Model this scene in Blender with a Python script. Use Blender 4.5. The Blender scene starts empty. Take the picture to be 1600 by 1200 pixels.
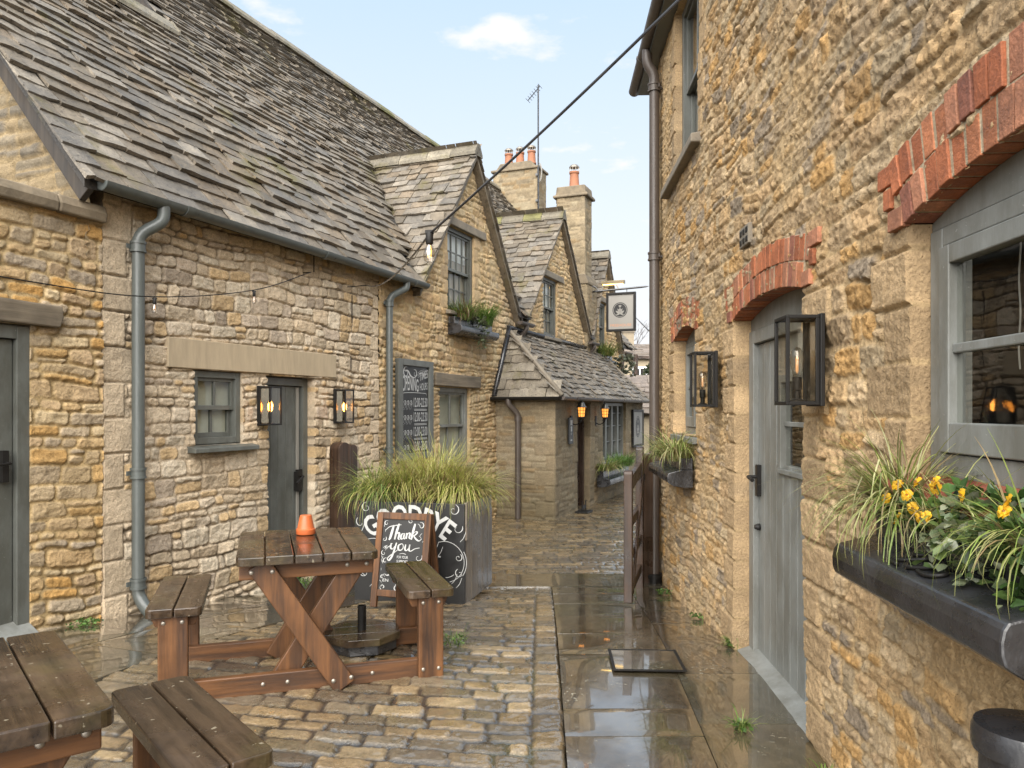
import bpy, math, random
import numpy as np
from mathutils import Vector, Matrix
random.seed(7)
R_ = math.radians
SC = bpy.context.scene
COL = SC.collection

# ------------------------------------------------------------------ camera
F = 1200.0; H = 1.48
cam_d = bpy.data.cameras.new("camera")
cam_d.sensor_width = 36; cam_d.lens = F / 1600 * 36
cam_d.shift_y = 40 / 1600
cam_d.clip_start = 0.02; cam_d.clip_end = 2000
cam = bpy.data.objects.new("camera", cam_d); COL.objects.link(cam)
cam.location = (0, 0, H); cam.rotation_euler = (R_(90), 0, 0)
SC.camera = cam

# ------------------------------------------------------------------ sky, sun, exposure
SUN_EL, SUN_AZ = 42, 192      # compass angle the light comes from (0 = +Y, clockwise)
W = bpy.data.worlds.new("World"); SC.world = W; W.use_nodes = True
nt = W.node_tree; nt.nodes.clear()
out = nt.nodes.new('ShaderNodeOutputWorld'); bg = nt.nodes.new('ShaderNodeBackground')
sky = nt.nodes.new('ShaderNodeTexSky'); sky.sky_type = 'NISHITA'; sky.sun_disc = False
sky.sun_elevation = R_(SUN_EL); sky.sun_rotation = R_(SUN_AZ)
sky.air_density = 1.0; sky.dust_density = 1.6; sky.ozone_density = 1.5
tc = nt.nodes.new('ShaderNodeTexCoord')
mp = nt.nodes.new('ShaderNodeMapping'); mp.inputs['Scale'].default_value = (1.0, 1.0, 2.6)
mp.inputs['Location'].default_value = (0.57, 0.35, 0.4)
n1 = nt.nodes.new('ShaderNodeTexNoise'); n1.inputs['Scale'].default_value = 5.6
n1.inputs['Detail'].default_value = 8; n1.inputs['Roughness'].default_value = 0.55
rp = nt.nodes.new('ShaderNodeValToRGB')
rp.color_ramp.elements[0].position = 0.50; rp.color_ramp.elements[1].position = 0.63
sep = nt.nodes.new('ShaderNodeSeparateXYZ')
mr = nt.nodes.new('ShaderNodeMapRange')
mr.inputs['From Min'].default_value = 0.10; mr.inputs['From Max'].default_value = 0.58
mr.inputs['To Min'].default_value = 0.97; mr.inputs['To Max'].default_value = 0.04
mx0 = nt.nodes.new('ShaderNodeMath'); mx0.operation = 'MAXIMUM'
mixc = nt.nodes.new('ShaderNodeMix'); mixc.data_type = 'RGBA'
mixc.inputs['B'].default_value = (2.45, 2.48, 2.52, 1)
veil = nt.nodes.new('ShaderNodeMix'); veil.data_type = 'RGBA'; veil.inputs['Factor'].default_value = 0.86
veil.inputs['B'].default_value = (1.30, 1.86, 2.42, 1)
L = nt.links.new
L(tc.outputs['Generated'], mp.inputs['Vector']); L(mp.outputs['Vector'], n1.inputs['Vector'])
L(n1.outputs['Fac'], rp.inputs['Fac']); L(tc.outputs['Generated'], sep.inputs[0])
L(sep.outputs['Z'], mr.inputs['Value'])
L(rp.outputs['Color'], mx0.inputs[0]); L(mr.outputs['Result'], mx0.inputs[1])
L(sky.outputs['Color'], veil.inputs['A'])
L(mx0.outputs[0], mixc.inputs['Factor']); L(veil.outputs['Result'], mixc.inputs['A'])
L(mixc.outputs['Result'], bg.inputs['Color'])
bg.inputs['Strength'].default_value = 0.05
L(bg.outputs['Background'], out.inputs['Surface'])

sun_d = bpy.data.lights.new("sun", 'SUN'); sun_d.energy = 1.3; sun_d.angle = R_(80)
sun_d.color = (1.0, 0.95, 0.88)
sun = bpy.data.objects.new("sun", sun_d); COL.objects.link(sun)
az, el = R_(SUN_AZ), R_(SUN_EL)
sdir = Vector((math.sin(az) * math.cos(el), math.cos(az) * math.cos(el), math.sin(el)))
sun.rotation_euler = sdir.to_track_quat('Z', 'Y').to_euler()
SC.view_settings.view_transform = 'Standard'; SC.view_settings.look = 'None'
SC.view_settings.exposure = 3.05; SC.view_settings.gamma = 1.0
SC.render.engine = 'CYCLES'
SC.cycles.use_denoising = True
SC.cycles.max_bounces = 6; SC.cycles.diffuse_bounces = 4; SC.cycles.glossy_bounces = 3
SC.cycles.transmission_bounces = 4; SC.cycles.transparent_max_bounces = 8
SC.cycles.caustics_reflective = False; SC.cycles.caustics_refractive = False

# ------------------------------------------------------------------ frames of the two house fronts
def frame_mat(o, d):
    d = Vector(d).normalized(); i = Vector((-d.y, d.x, 0))
    return Matrix(((d.x, i.x, 0, o[0]), (d.y, i.y, 0, o[1]), (0, 0, 1, o[2] if len(o) > 2 else 0), (0, 0, 0, 1)))
TL, TR = 490 / F, 58 / F
ML = frame_mat((-5.2, 0), (TL, 1, 0))          # left row: x runs away from the viewer, y into the wall
MR = frame_mat((1.11, 0), (-TR, -1, 0))        # right house: x runs towards the viewer (negative ahead)

def gz(x, y):                                   # lane level
    t = np.clip((np.asarray(y, float) - 4.2) / 3.6, 0, 1); s = t * t * (3 - 2 * t)
    return 0.05 - 0.27 * s + 0.02 * np.clip((np.asarray(y, float) - 9) / 3, 0, 1)
def gzf(x, y): return float(gz(x, y))

# ------------------------------------------------------------------ numpy noise
def _h(ix, iy, seed):
    h = (ix.astype(np.int64) * 374761393 + iy.astype(np.int64) * 668265263 + seed * 974711) & 0xffffffff
    h = ((h ^ (h >> 13)) * 1274126177) & 0xffffffff
    return ((h ^ (h >> 16)) & 0xffffff) / float(0xffffff)
def vn(x, y, seed=0):
    x = np.asarray(x, float); y = np.asarray(y, float)
    ix, iy = np.floor(x), np.floor(y); fx, fy = x - ix, y - iy
    fx = fx * fx * (3 - 2 * fx); fy = fy * fy * (3 - 2 * fy)
    a, b = _h(ix, iy, seed), _h(ix + 1, iy, seed); c, d = _h(ix, iy + 1, seed), _h(ix + 1, iy + 1, seed)
    return (a * (1 - fx) + b * fx) * (1 - fy) + (c * (1 - fx) + d * fx) * fy
def fbm(x, y, seed=0, o=4, g=0.5):
    s = 0; a = 1; t = 0
    for k in range(o):
        s = s + a * vn(x * 2 ** k, y * 2 ** k, seed + 17 * k); t += a; a *= g
    return s / t
def sst(a, b, x):
    t = np.clip((x - a) / (b - a), 0, 1); return t * t * (3 - 2 * t)

# ------------------------------------------------------------------ materials
MATS = {}
def newmat(name):
    m = bpy.data.materials.new(name); m.use_nodes = True
    n = m.node_tree.nodes; p = n['Principled BSDF']; return m, m.node_tree, p
def noise(nt, scale, detail=4, rough=0.55, vec=None):
    n = nt.nodes.new('ShaderNodeTexNoise'); n.inputs['Scale'].default_value = scale
    n.inputs['Detail'].default_value = detail; n.inputs['Roughness'].default_value = rough
    if vec is not None: nt.links.new(vec, n.inputs['Vector'])
    return n
def ramp(nt, fac, stops):
    r = nt.nodes.new('ShaderNodeValToRGB'); e = r.color_ramp.elements
    while len(e) < len(stops): e.new(0.5)
    for k, (p, c) in enumerate(stops):
        e[k].position = p; e[k].color = (*c, 1) if len(c) == 3 else c
    nt.links.new(fac, r.inputs['Fac']); return r
def objvec(nt, scale=(1, 1, 1)):
    t = nt.nodes.new('ShaderNodeTexCoord'); m = nt.nodes.new('ShaderNodeMapping')
    m.inputs['Scale'].default_value = scale; nt.links.new(t.outputs['Object'], m.inputs['Vector'])
    return m.outputs['Vector']
def mixcol(nt, a, b, fac, mode='MIX'):
    m = nt.nodes.new('ShaderNodeMix'); m.data_type = 'RGBA'; m.blend_type = mode
    for s, v in (('A', a), ('B', b), ('Factor', fac)):
        if hasattr(v, 'is_output'): nt.links.new(v, m.inputs[s])
        elif s == 'Factor': m.inputs[s].default_value = v
        else: m.inputs[s].default_value = (*v, 1)
    return m.outputs['Result']
def bump(nt, p, h, dist=0.01, strength=0.6):
    b = nt.nodes.new('ShaderNodeBump'); b.inputs['Distance'].default_value = dist
    b.inputs['Strength'].default_value = strength
    nt.links.new(h, b.inputs['Height']); nt.links.new(b.outputs['Normal'], p.inputs['Normal'])

def mat_attr(name, rough=(0.7, 0.95), bscale=70, bdist=0.006, var=0.35, spec=0.3, bstr=0.6, vscale=14, pits=0):
    """colour kept per stone in the mesh, broken up by fine noise"""
    m, nt, p = newmat(name)
    at = nt.nodes.new('ShaderNodeAttribute'); at.attribute_name = 'col'
    v = objvec(nt)
    n = noise(nt, vscale, 6, 0.65, v); r = ramp(nt, n.outputs['Fac'], [(0.25, (1 - var,) * 3), (0.75, (1 + var * .6,) * 3)])
    n2 = noise(nt, bscale, 5, 0.65, v)
    r3 = ramp(nt, n2.outputs['Fac'], [(0.3, (0.74,) * 3), (0.7, (1.16,) * 3)])
    c = mixcol(nt, at.outputs['Color'], r.outputs['Color'], 1.0, 'MULTIPLY')
    c = mixcol(nt, c, r3.outputs['Color'], 1.0, 'MULTIPLY')
    if pits:
        n4 = noise(nt, pits, 3, .7, v); c = mixcol(nt, c, ramp(nt, n4.outputs['Fac'], [(0.30, (.42, .38, .34)), (0.40, (1, 1, 1)), (0.64, (1, 1, 1)), (0.74, (1.3, 1.28, 1.22))]).outputs['Color'], 1.0, 'MULTIPLY')
    nt.links.new(c, p.inputs['Base Color'])
    rr = ramp(nt, n.outputs['Fac'], [(0.35, (rough[0],) * 3), (0.65, (rough[1],) * 3)])
    nt.links.new(rr.outputs['Color'], p.inputs['Roughness'])
    p.inputs['Specular IOR Level'].default_value = spec
    bump(nt, p, n2.outputs['Fac'], bdist, bstr)
    return m
def mat_plain(name, col, rough=0.5, metal=0.0, var=0.18, scale=9, spec=0.5, bs=0.0, streak=(1, 1, 1), rv=0.12):
    m, nt, p = newmat(name)
    v = objvec(nt, streak); n = noise(nt, scale, 6, 0.6, v)
    r = ramp(nt, n.outputs['Fac'], [(0.25, tuple(c * (1 - var) for c in col)), (0.75, tuple(min(1, c * (1 + var)) for c in col))])
    nt.links.new(r.outputs['Color'], p.inputs['Base Color'])
    rr = ramp(nt, n.outputs['Fac'], [(0.3, (max(.02, rough - rv),) * 3), (0.7, (min(1, rough + rv),) * 3)])
    nt.links.new(rr.outputs['Color'], p.inputs['Roughness'])
    p.inputs['Metallic'].default_value = metal; p.inputs['Specular IOR Level'].default_value = spec
    if bs:
        n2 = noise(nt, scale * 7, 4, 0.6, v); bump(nt, p, n2.outputs['Fac'], bs, 0.5)
    return m
def mat_wood(name, dark, light, axis, rough=0.4, green=0.0, gs=1.0):
    m, nt, p = newmat(name)
    sc = [26 * gs] * 3; sc[axis] = 1.6 * gs
    v = objvec(nt, tuple(sc)); n = noise(nt, 1.0, 5, 0.6, v)
    d = nt.nodes.new('ShaderNodeTexNoise'); d.inputs['Scale'].default_value = 3.2; nt.links.new(v, d.inputs['Vector'])
    vb = objvec(nt); nb = noise(nt, 3.5, 5, 0.6, vb)
    c = ramp(nt, n.outputs['Fac'], [(0.28, dark), (0.5, tuple((a + b) / 2 for a, b in zip(dark, light))), (0.74, light)]).outputs['Color']
    c2 = ramp(nt, nb.outputs['Fac'], [(0.3, (0.5, 0.48, 0.45)), (0.62, (1.15, 1.1, 1.0))]).outputs['Color']
    c = mixcol(nt, c, c2, 0.8, 'MULTIPLY')
    if green:
        ng = noise(nt, 2.3, 5, 0.6, objvec(nt, (1, 1, 1.3)))
        g = ramp(nt, ng.outputs['Fac'], [(0.52, (0, 0, 0)), (0.7, (green,) * 3)]).outputs['Color']
        c = mixcol(nt, c, (0.12, 0.105, 0.03), g)
    if green:
        k = ramp(nt, noise(nt, 38, 2, .5, vb).outputs['Fac'], [(.70, (0, 0, 0)), (.715, (.5,) * 3)]).outputs['Color']; c = mixcol(nt, c, (.34, .30, .22), k)
        k = ramp(nt, noise(nt, 2.0, 6, .7, objvec(nt, (1.5, 1, 1))).outputs['Fac'], [(.36, (.30, .27, .24)), (.5, (1, 1, 1))]).outputs['Color']; c = mixcol(nt, c, k, .8, 'MULTIPLY')
    nt.links.new(c, p.inputs['Base Color'])
    rr = ramp(nt, nb.outputs['Fac'], [(0.35, (max(.05, rough - .2),) * 3), (0.65, (rough + .15,) * 3)])
    nt.links.new(rr.outputs['Color'], p.inputs['Roughness'])
    bump(nt, p, n.outputs['Fac'], 0.004, 0.7)
    return m
def mat_glass(name, tint=(0.9, 0.93, 0.9), refl=0.10, rough=0.02):
    m = bpy.data.materials.new(name); m.use_nodes = True; nt = m.node_tree; nt.nodes.clear()
    o = nt.nodes.new('ShaderNodeOutputMaterial'); t = nt.nodes.new('ShaderNodeBsdfTransparent'); g = nt.nodes.new('ShaderNodeBsdfGlossy')
    t.inputs['Color'].default_value = (*tint, 1); g.inputs['Roughness'].default_value = rough
    lw = nt.nodes.new('ShaderNodeLayerWeight'); lw.inputs['Blend'].default_value = 0.5
    pw = nt.nodes.new('ShaderNodeMath'); pw.operation = 'POWER'; pw.inputs[1].default_value = 3.5; nt.links.new(lw.outputs['Facing'], pw.inputs[0])
    fr = nt.nodes.new('ShaderNodeMath'); fr.operation = 'MULTIPLY'; fr.inputs[1].default_value = 0.75; nt.links.new(pw.outputs[0], fr.inputs[0])
    ad = nt.nodes.new('ShaderNodeMath'); ad.operation = 'ADD'; ad.inputs[1].default_value = refl; ad.use_clamp = True
    mx = nt.nodes.new('ShaderNodeMixShader')
    n = noise(nt, 2.2, 2, 0.5, objvec(nt)); b = nt.nodes.new('ShaderNodeBump'); b.inputs['Distance'].default_value = 0.01; b.inputs['Strength'].default_value = .25
    nt.links.new(n.outputs['Fac'], b.inputs['Height']); nt.links.new(b.outputs['Normal'], g.inputs['Normal'])
    nt.links.new(fr.outputs[0], ad.inputs[0]); nt.links.new(ad.outputs[0], mx.inputs[0])
    nt.links.new(t.outputs[0], mx.inputs[1]); nt.links.new(g.outputs[0], mx.inputs[2]); nt.links.new(mx.outputs[0], o.inputs[0])
    return m
def mat_emit(name, col, s):
    m, nt, p = newmat(name)
    p.inputs['Base Color'].default_value = (*col, 1); p.inputs['Emission Color'].default_value = (*col, 1)
    p.inputs['Emission Strength'].default_value = s; return m
def mat_wet(name, rough=(0.08, 0.4), spec=0.6, bscale=40, bdist=0.003, var=0.3, rs=5, bstr=.5, coat=0.0):
    m = mat_attr(name, rough, bscale, bdist, var, spec, bstr)
    nt = m.node_tree; p = nt.nodes['Principled BSDF']
    n = noise(nt, rs, 5, 0.6, objvec(nt)); rr = ramp(nt, n.outputs['Fac'], [(0.36, (rough[0],) * 3), (0.66, (rough[1],) * 3)])
    nt.links.new(rr.outputs['Color'], p.inputs['Roughness'])
    p.inputs['Coat Weight'].default_value = coat; p.inputs['Coat IOR'].default_value = 2.0 if coat > .6 else 1.6; p.inputs['Coat Roughness'].default_value = 0.03
    return m

def mat_flag(*a):
    m = mat_wet(*a); nt = m.node_tree; p = nt.nodes['Principled BSDF']; base = p.inputs['Base Color'].links[0].from_socket; v = objvec(nt)
    g = ramp(nt, noise(nt, 1.3, 5, .6, v).outputs['Fac'], [(0.48, (0, 0, 0)), (0.72, (.6,) * 3)]).outputs['Color']
    c = mixcol(nt, base, (.075, .068, .026), g)
    k1 = ramp(nt, noise(nt, 48, 2, .5, v).outputs['Fac'], [(0.655, (0, 0, 0)), (0.675, (1, 1, 1))]).outputs['Color']
    k2 = ramp(nt, noise(nt, 1.7, 4, .6, objvec(nt, (1, 1.2, 1))).outputs['Fac'], [(0.50, (0, 0, 0)), (0.62, (.9,) * 3)]).outputs['Color']
    c = mixcol(nt, c, (.36, .34, .26), mixcol(nt, k1, k2, 1.0, 'MULTIPLY')); nt.links.new(c, p.inputs['Base Color'])
    w = ramp(nt, noise(nt, 1.5, 4, .6, objvec(nt, (1.4, .8, 1))).outputs['Fac'], [(0.38, (.22,) * 3), (0.52, (1, 1, 1))]).outputs['Color']; nt.links.new(w, p.inputs['Coat Weight']); return m
def mat_slate(name):
    m = mat_attr(name, (0.4, 0.75), 60, 0.008, 0.45, 0.32, 0.8, 7); nt = m.node_tree; p = nt.nodes['Principled BSDF']
    base = p.inputs['Base Color'].links[0].from_socket; v = objvec(nt)
    n1 = noise(nt, 34, 3, .6, v); c = mixcol(nt, base, ramp(nt, n1.outputs['Fac'], [(0.30, (.35, .34, .33)), (0.42, (1, 1, 1)), (0.62, (1, 1, 1)), (0.72, (1.45, 1.4, 1.25))]).outputs['Color'], 1.0, 'MULTIPLY')
    n2 = noise(nt, 1.1, 7, .68, v); k = ramp(nt, n2.outputs['Fac'], [(0.575, (0, 0, 0)), (0.68, (.8,) * 3)]).outputs['Color']
    c = mixcol(nt, c, (0.11, 0.095, 0.03), k); nt.links.new(c, p.inputs['Base Color']); return m
def mat_paint(name, col, rough=.42):
    m = mat_plain(name, col, rough, var=.12, scale=5, bs=.0012, streak=(3, 3, .4)); nt = m.node_tree; p = nt.nodes['Principled BSDF']; base = p.inputs['Base Color'].links[0].from_socket; v = objvec(nt)
    g = ramp(nt, noise(nt, 2.6, 7, .7, objvec(nt, (1.6, 1.6, .7))).outputs['Fac'], [(0.42, (.72, .70, .66)), (0.60, (1.04, 1.04, 1.04))]).outputs['Color']
    c = mixcol(nt, base, g, 1.0, 'MULTIPLY')
    k1 = ramp(nt, noise(nt, 42, 4, .65, v).outputs['Fac'], [(0.685, (0, 0, 0)), (0.70, (.55,) * 3)]).outputs['Color']
    c = mixcol(nt, c, tuple(min(1, q * 2.0 + .05) for q in col), k1); nt.links.new(c, p.inputs['Base Color']); return m
M = dict(
    stone=mat_attr('cotswold_stone', (0.72, 0.95), 70, 0.010, 0.26, 0.25, 1.0, 14, 110),
    stone_rough=mat_attr('eroded_stone', (0.7, 0.95), 75, 0.010, 0.26, 0.25, 1.0, 12, 120),
    slate=mat_slate('stone_slate'),
    brick=mat_attr('red_brick', (0.5, 0.85), 80, 0.007, 0.45, 0.35, 0.8, 13),
    cobble=mat_wet('wet_cobbles', (0.14, 0.5), 0.8, 75, 0.009, 0.35, 6, .8, .7),
    flag=mat_flag('wet_flagstones', (0.05, 0.30), 1.0, 60, 0.0014, 0.5, 3.0, .3, 1.0),
    paint=mat_paint('grey_green_paint', (0.112, 0.118, 0.107)),
    paint2=mat_paint('pale_grey_paint', (0.205, 0.212, 0.20), .45),
    pipe=mat_plain('pipe_paint', (0.085, 0.095, 0.09), 0.38, var=0.16, scale=6, streak=(3, 3, .6)),
    brownpipe=mat_plain('brown_pipe', (0.075, 0.06, 0.05), 0.4, var=0.16, scale=6, streak=(3, 3, .6)),
    black=mat_plain('black_metal', (0.010, 0.009, 0.008), 0.5, var=0.3, spec=.3),
    lead=mat_plain('lead_black', (0.022, 0.022, 0.024), 0.26, var=0.8, scale=7, bs=0.003, rv=.18, spec=.8),
    concrete=mat_plain('concrete_lintel', (0.40, 0.32, 0.215), 0.9, var=0.16, scale=5, bs=0.006, streak=(4, 4, .7)),
    capstone=mat_plain('cap_stone', (0.17, 0.135, 0.09), 0.85, var=0.45, scale=7, bs=0.008),
    greystone=mat_plain('grey_sill_stone', (0.2, 0.17, 0.13), 0.85, var=0.3, scale=9, bs=0.006),
    dark=mat_plain('dark_interior', (0.02, 0.018, 0.015), 0.9, var=0.4, scale=2),
    room=mat_plain('room_wall', (0.34, 0.29, 0.22), 0.9, var=0.3, scale=2),  # pale tone also mimics the stone wall mirrored in the near panes
    blind=mat_plain('window_blind', (0.85, 0.85, 0.83), 0.9, var=0.06, scale=2),
    curtain=mat_plain('curtain', (0.36, 0.31, 0.24), 0.95, var=0.35, scale=3, streak=(12, 12, .2)),
    net=mat_plain('net_blind', (0.42, 0.41, 0.34), 0.95, var=0.25, scale=2.5),
    oak=mat_wood('grey_oak', (0.09, 0.075, 0.055), (0.24, 0.2, 0.15), 0, 0.75),
    barge=mat_wood('bargeboard', (0.02, 0.016, 0.013), (0.055, 0.044, 0.034), 2, 0.75),
    top_y=mat_wood('wet_top_wood', (0.014, 0.009, 0.006), (0.085, 0.057, 0.036), 1, 0.27, 0.28),
    wood_x=mat_wood('stained_wood_along', (0.026, 0.012, 0.006), (0.185, 0.080, 0.027), 0, 0.58),
    wood_y=mat_wood('stained_wood_deep', (0.026, 0.012, 0.006), (0.165, 0.072, 0.024), 1, 0.58),
    wood_z=mat_wood('stained_wood_up', (0.026, 0.012, 0.006), (0.185, 0.080, 0.027), 2, 0.58),
    dkwood_z=mat_wood('dark_post_wood', (0.018, 0.011, 0.008), (0.07, 0.04, 0.025), 2, 0.4),
    dkwood_x=mat_wood('dark_rail_wood', (0.018, 0.011, 0.008), (0.07, 0.04, 0.025), 0, 0.4),
    board=mat_plain('chalk_black', (0.012, 0.012, 0.012), 0.45, var=0.4, scale=5),
    chalk=mat_plain('chalk_white', (0.46, 0.465, 0.455), 0.8, var=0.12, scale=30),
    chalkdim=mat_plain('chalk_grey', (0.30, 0.31, 0.31), 0.8, var=0.15, scale=30),
    terracotta=mat_plain('terracotta', (0.44, 0.105, 0.03), 0.45, var=0.15, scale=14),
    pot=mat_plain('chimney_pot_clay', (0.27, 0.11, 0.055), 0.75, var=0.2, scale=10),
    steel=mat_plain('bolt_steel', (0.30, 0.27, 0.23), 0.45, 0.7, 0.2, 30),
    bulb=mat_emit('lit_bulb', (1.0, 0.40, 0.07), 3.6),
    glow=mat_emit('warm_filament', (1.0, 0.42, 0.08), .45),
    glow2=mat_emit('dim_filament', (1.0, 0.5, 0.2), 0.05),
    strip=mat_emit('lamp_strip', (1.0, 0.62, 0.16), 1.0),
    amber=mat_emit('amber_pane', (1.0, 0.36, 0.06), 0.16),
    glass=mat_glass('window_glass', (0.86, 0.88, 0.85), 0.05),
    clear=mat_glass('lamp_glass', (0.88, 0.86, 0.80), 0.06),
    bulbglass=mat_glass('bulb_glass', (0.86, 0.83, 0.78), 0.16),
    mirror=mat_plain('tarnished_mirror', (0.42, 0.38, 0.32), 0.16, 1.0, 0.35, 7),
    signpale=mat_plain('sign_face', (0.24, 0.228, 0.205), 0.5, var=0.05, scale=4),
    signtxt=mat_plain('sign_copper', (0.48, 0.22, 0.11), 0.5),
    blade=None, leaf=None, petal=None)
def mat_leaf(name, rough=0.5, trans=0.25):
    m, nt, p = newmat(name)
    at = nt.nodes.new('ShaderNodeAttribute'); at.attribute_name = 'col'
    n = noise(nt, 30, 3, .5, objvec(nt)); r = ramp(nt, n.outputs['Fac'], [(0.3, (.75,) * 3), (0.7, (1.15,) * 3)])
    c = mixcol(nt, at.outputs['Color'], r.outputs['Color'], 1.0, 'MULTIPLY')
    nt.links.new(c, p.inputs['Base Color']); p.inputs['Roughness'].default_value = rough
    tr = nt.nodes.new('ShaderNodeBsdfTranslucent'); nt.links.new(c, tr.inputs['Color'])
    mx = nt.nodes.new('ShaderNodeMixShader'); mx.inputs[0].default_value = trans
    o = nt.nodes['Material Output']
    nt.links.new(p.outputs[0], mx.inputs[1]); nt.links.new(tr.outputs[0], mx.inputs[2]); nt.links.new(mx.outputs[0], o.inputs[0])
    return m
M['blade'] = mat_leaf('grass_blade', 0.45, 0.3); M['leaf'] = mat_leaf('green_leaf', 0.4, 0.25); M['petal'] = mat_leaf('yellow_petal', 0.6, 0.3)

# ------------------------------------------------------------------ mesh builder
def tag(o, label=None, cat=None, group=None, kind=None):
    for k, v in (('label', label), ('category', cat), ('group', group), ('kind', kind)):
        if v: o[k] = v
    return o
def empty(name, mat=None, label=None, cat=None, group=None):
    o = bpy.data.objects.new(name, None); COL.objects.link(o); o.empty_display_size = 0.1
    if mat is not None: o.matrix_world = mat
    return tag(o, label, cat, group)
def T(x, y, z): return Matrix.Translation((x, y, z))
def RZ(a): return Matrix.Rotation(R_(a), 4, 'Z')
def RX(a): return Matrix.Rotation(R_(a), 4, 'X')
def RY(a): return Matrix.Rotation(R_(a), 4, 'Y')

class MB:
    def __init__(s): s.v = []; s.f = []; s.c = []; s.usec = False; s.mi = []
    def add(s, vs, fs, col=None, xf=None, mi=0):
        b = len(s.v)
        for v in vs:
            s.v.append(tuple(xf @ Vector(v)) if xf is not None else tuple(v))
            s.c.append(col if col is not None else (0.5, 0.5, 0.5))
        if col is not None: s.usec = True
        for f in fs: s.f.append(tuple(b + i for i in f)); s.mi.append(mi)
        return s
    def box(s, x0, x1, y0, y1, z0, z1, col=None, xf=None, mi=0):
        vs = [(x, y, z) for z in (z0, z1) for y in (y0, y1) for x in (x0, x1)]
        return s.add(vs, [(0, 2, 3, 1), (4, 5, 7, 6), (0, 1, 5, 4), (2, 6, 7, 3), (0, 4, 6, 2), (1, 3, 7, 5)], col, xf, mi)
    def prism(s, poly, a0, a1, axis='y', col=None, xf=None, mi=0):
        """polygon in the two other axes, pushed along axis from a0 to a1"""
        n = len(poly)
        def P(p, a): return {'y': (p[0], a, p[1]), 'x': (a, p[0], p[1]), 'z': (p[0], p[1], a)}[axis]
        vs = [P(p, a0) for p in poly] + [P(p, a1) for p in poly]
        fs = [tuple(range(n - 1, -1, -1)), tuple(range(n, 2 * n))] + [(i, (i + 1) % n, n + (i + 1) % n, n + i) for i in range(n)]
        return s.add(vs, fs, col, xf, mi)
    def beam(s, p0, p1, w, t, up=(0, 0, 1), col=None, mi=0):
        """rectangular bar between two points: w across, t along 'up'"""
        p0, p1, up = Vector(p0), Vector(p1), Vector(up); d = (p1 - p0).normalized()
        a = d.cross(up).normalized() * w / 2; b = a.cross(d).normalized() * t / 2
        vs = [p + sa * a + sb * b for p in (p0, p1) for sa, sb in ((-1, -1), (1, -1), (1, 1), (-1, 1))]
        return s.add(vs, [(3, 2, 1, 0), (4, 5, 6, 7), (0, 1, 5, 4), (1, 2, 6, 5), (2, 3, 7, 6), (3, 0, 4, 7)], col, None, mi)
    def tube(s, pts, r, seg=10, caps=True, col=None, xf=None, mi=0):
        pts = [Vector(p) for p in pts]; n = len(pts)
        rs = r if isinstance(r, (list, tuple)) else [r] * n
        vs = []; prev = None
        for i, p in enumerate(pts):
            d = (pts[min(i + 1, n - 1)] - pts[max(i - 1, 0)]).normalized()
            if prev is None:
                a = d.cross(Vector((0, 0, 1)));
                if a.length < 1e-3: a = d.cross(Vector((1, 0, 0)))
            else: a = prev - d * prev.dot(d)
            a.normalize(); prev = a; b = d.cross(a)
            for k in range(seg):
                t = 2 * math.pi * k / seg; vs.append(p + (a * math.cos(t) + b * math.sin(t)) * rs[i])
        fs = [(i * seg + k, i * seg + (k + 1) % seg, (i + 1) * seg + (k + 1) % seg, (i + 1) * seg + k) for i in range(n - 1) for k in range(seg)]
        if caps: fs += [tuple(range(seg - 1, -1, -1)), tuple((n - 1) * seg + k for k in range(seg))]
        return s.add(vs, fs, col, xf, mi)
    def lathe(s, prof, seg=20, xf=None, col=None, cap=True, mi=0):
        n = len(prof)
        vs = [(r * math.cos(2 * math.pi * k / seg), r * math.sin(2 * math.pi * k / seg), z) for r, z in prof for k in range(seg)]
        fs = [(i * seg + k, i * seg + (k + 1) % seg, (i + 1) * seg + (k + 1) % seg, (i + 1) * seg + k) for i in range(n - 1) for k in range(seg)]
        if cap: fs += [tuple(range(seg - 1, -1, -1)), tuple((n - 1) * seg + k for k in range(seg))]
        return s.add(vs, fs, col, xf, mi)
    def build(s, name, mat, parent=None, smooth=False, bevel=0, xf=None, segs=2, label=None, kind=None):
        me = bpy.data.meshes.new(name); me.from_pydata(s.v, [], s.f); me.update()
        for m in (mat if isinstance(mat, (list, tuple)) else [mat]): me.materials.append(M[m] if isinstance(m, str) else m)
        if any(s.mi): me.polygons.foreach_set('material_index', s.mi)
        if s.usec:
            a = me.color_attributes.new('col', 'FLOAT_COLOR', 'POINT')
            cc = np.ones((len(s.v), 4), np.float32); cc[:, :3] = s.c; a.data.foreach_set('color', cc.ravel())
        if smooth:
            me.polygons.foreach_set('use_smooth', [True] * len(me.polygons))
            if smooth is not True: me.set_sharp_from_angle(angle=R_(smooth))
        o = bpy.data.objects.new(name, me); COL.objects.link(o)
        if parent is not None: o.parent = parent
        if xf is not None:
            if parent is None: o.matrix_world = xf
            else: o.matrix_local = xf
        if bevel:
            b = o.modifiers.new('bevel', 'BEVEL'); b.width = bevel; b.segments = segs; b.limit_method = 'ANGLE'; b.angle_limit = R_(40)
        return tag(o, label, None, None, kind)
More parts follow.
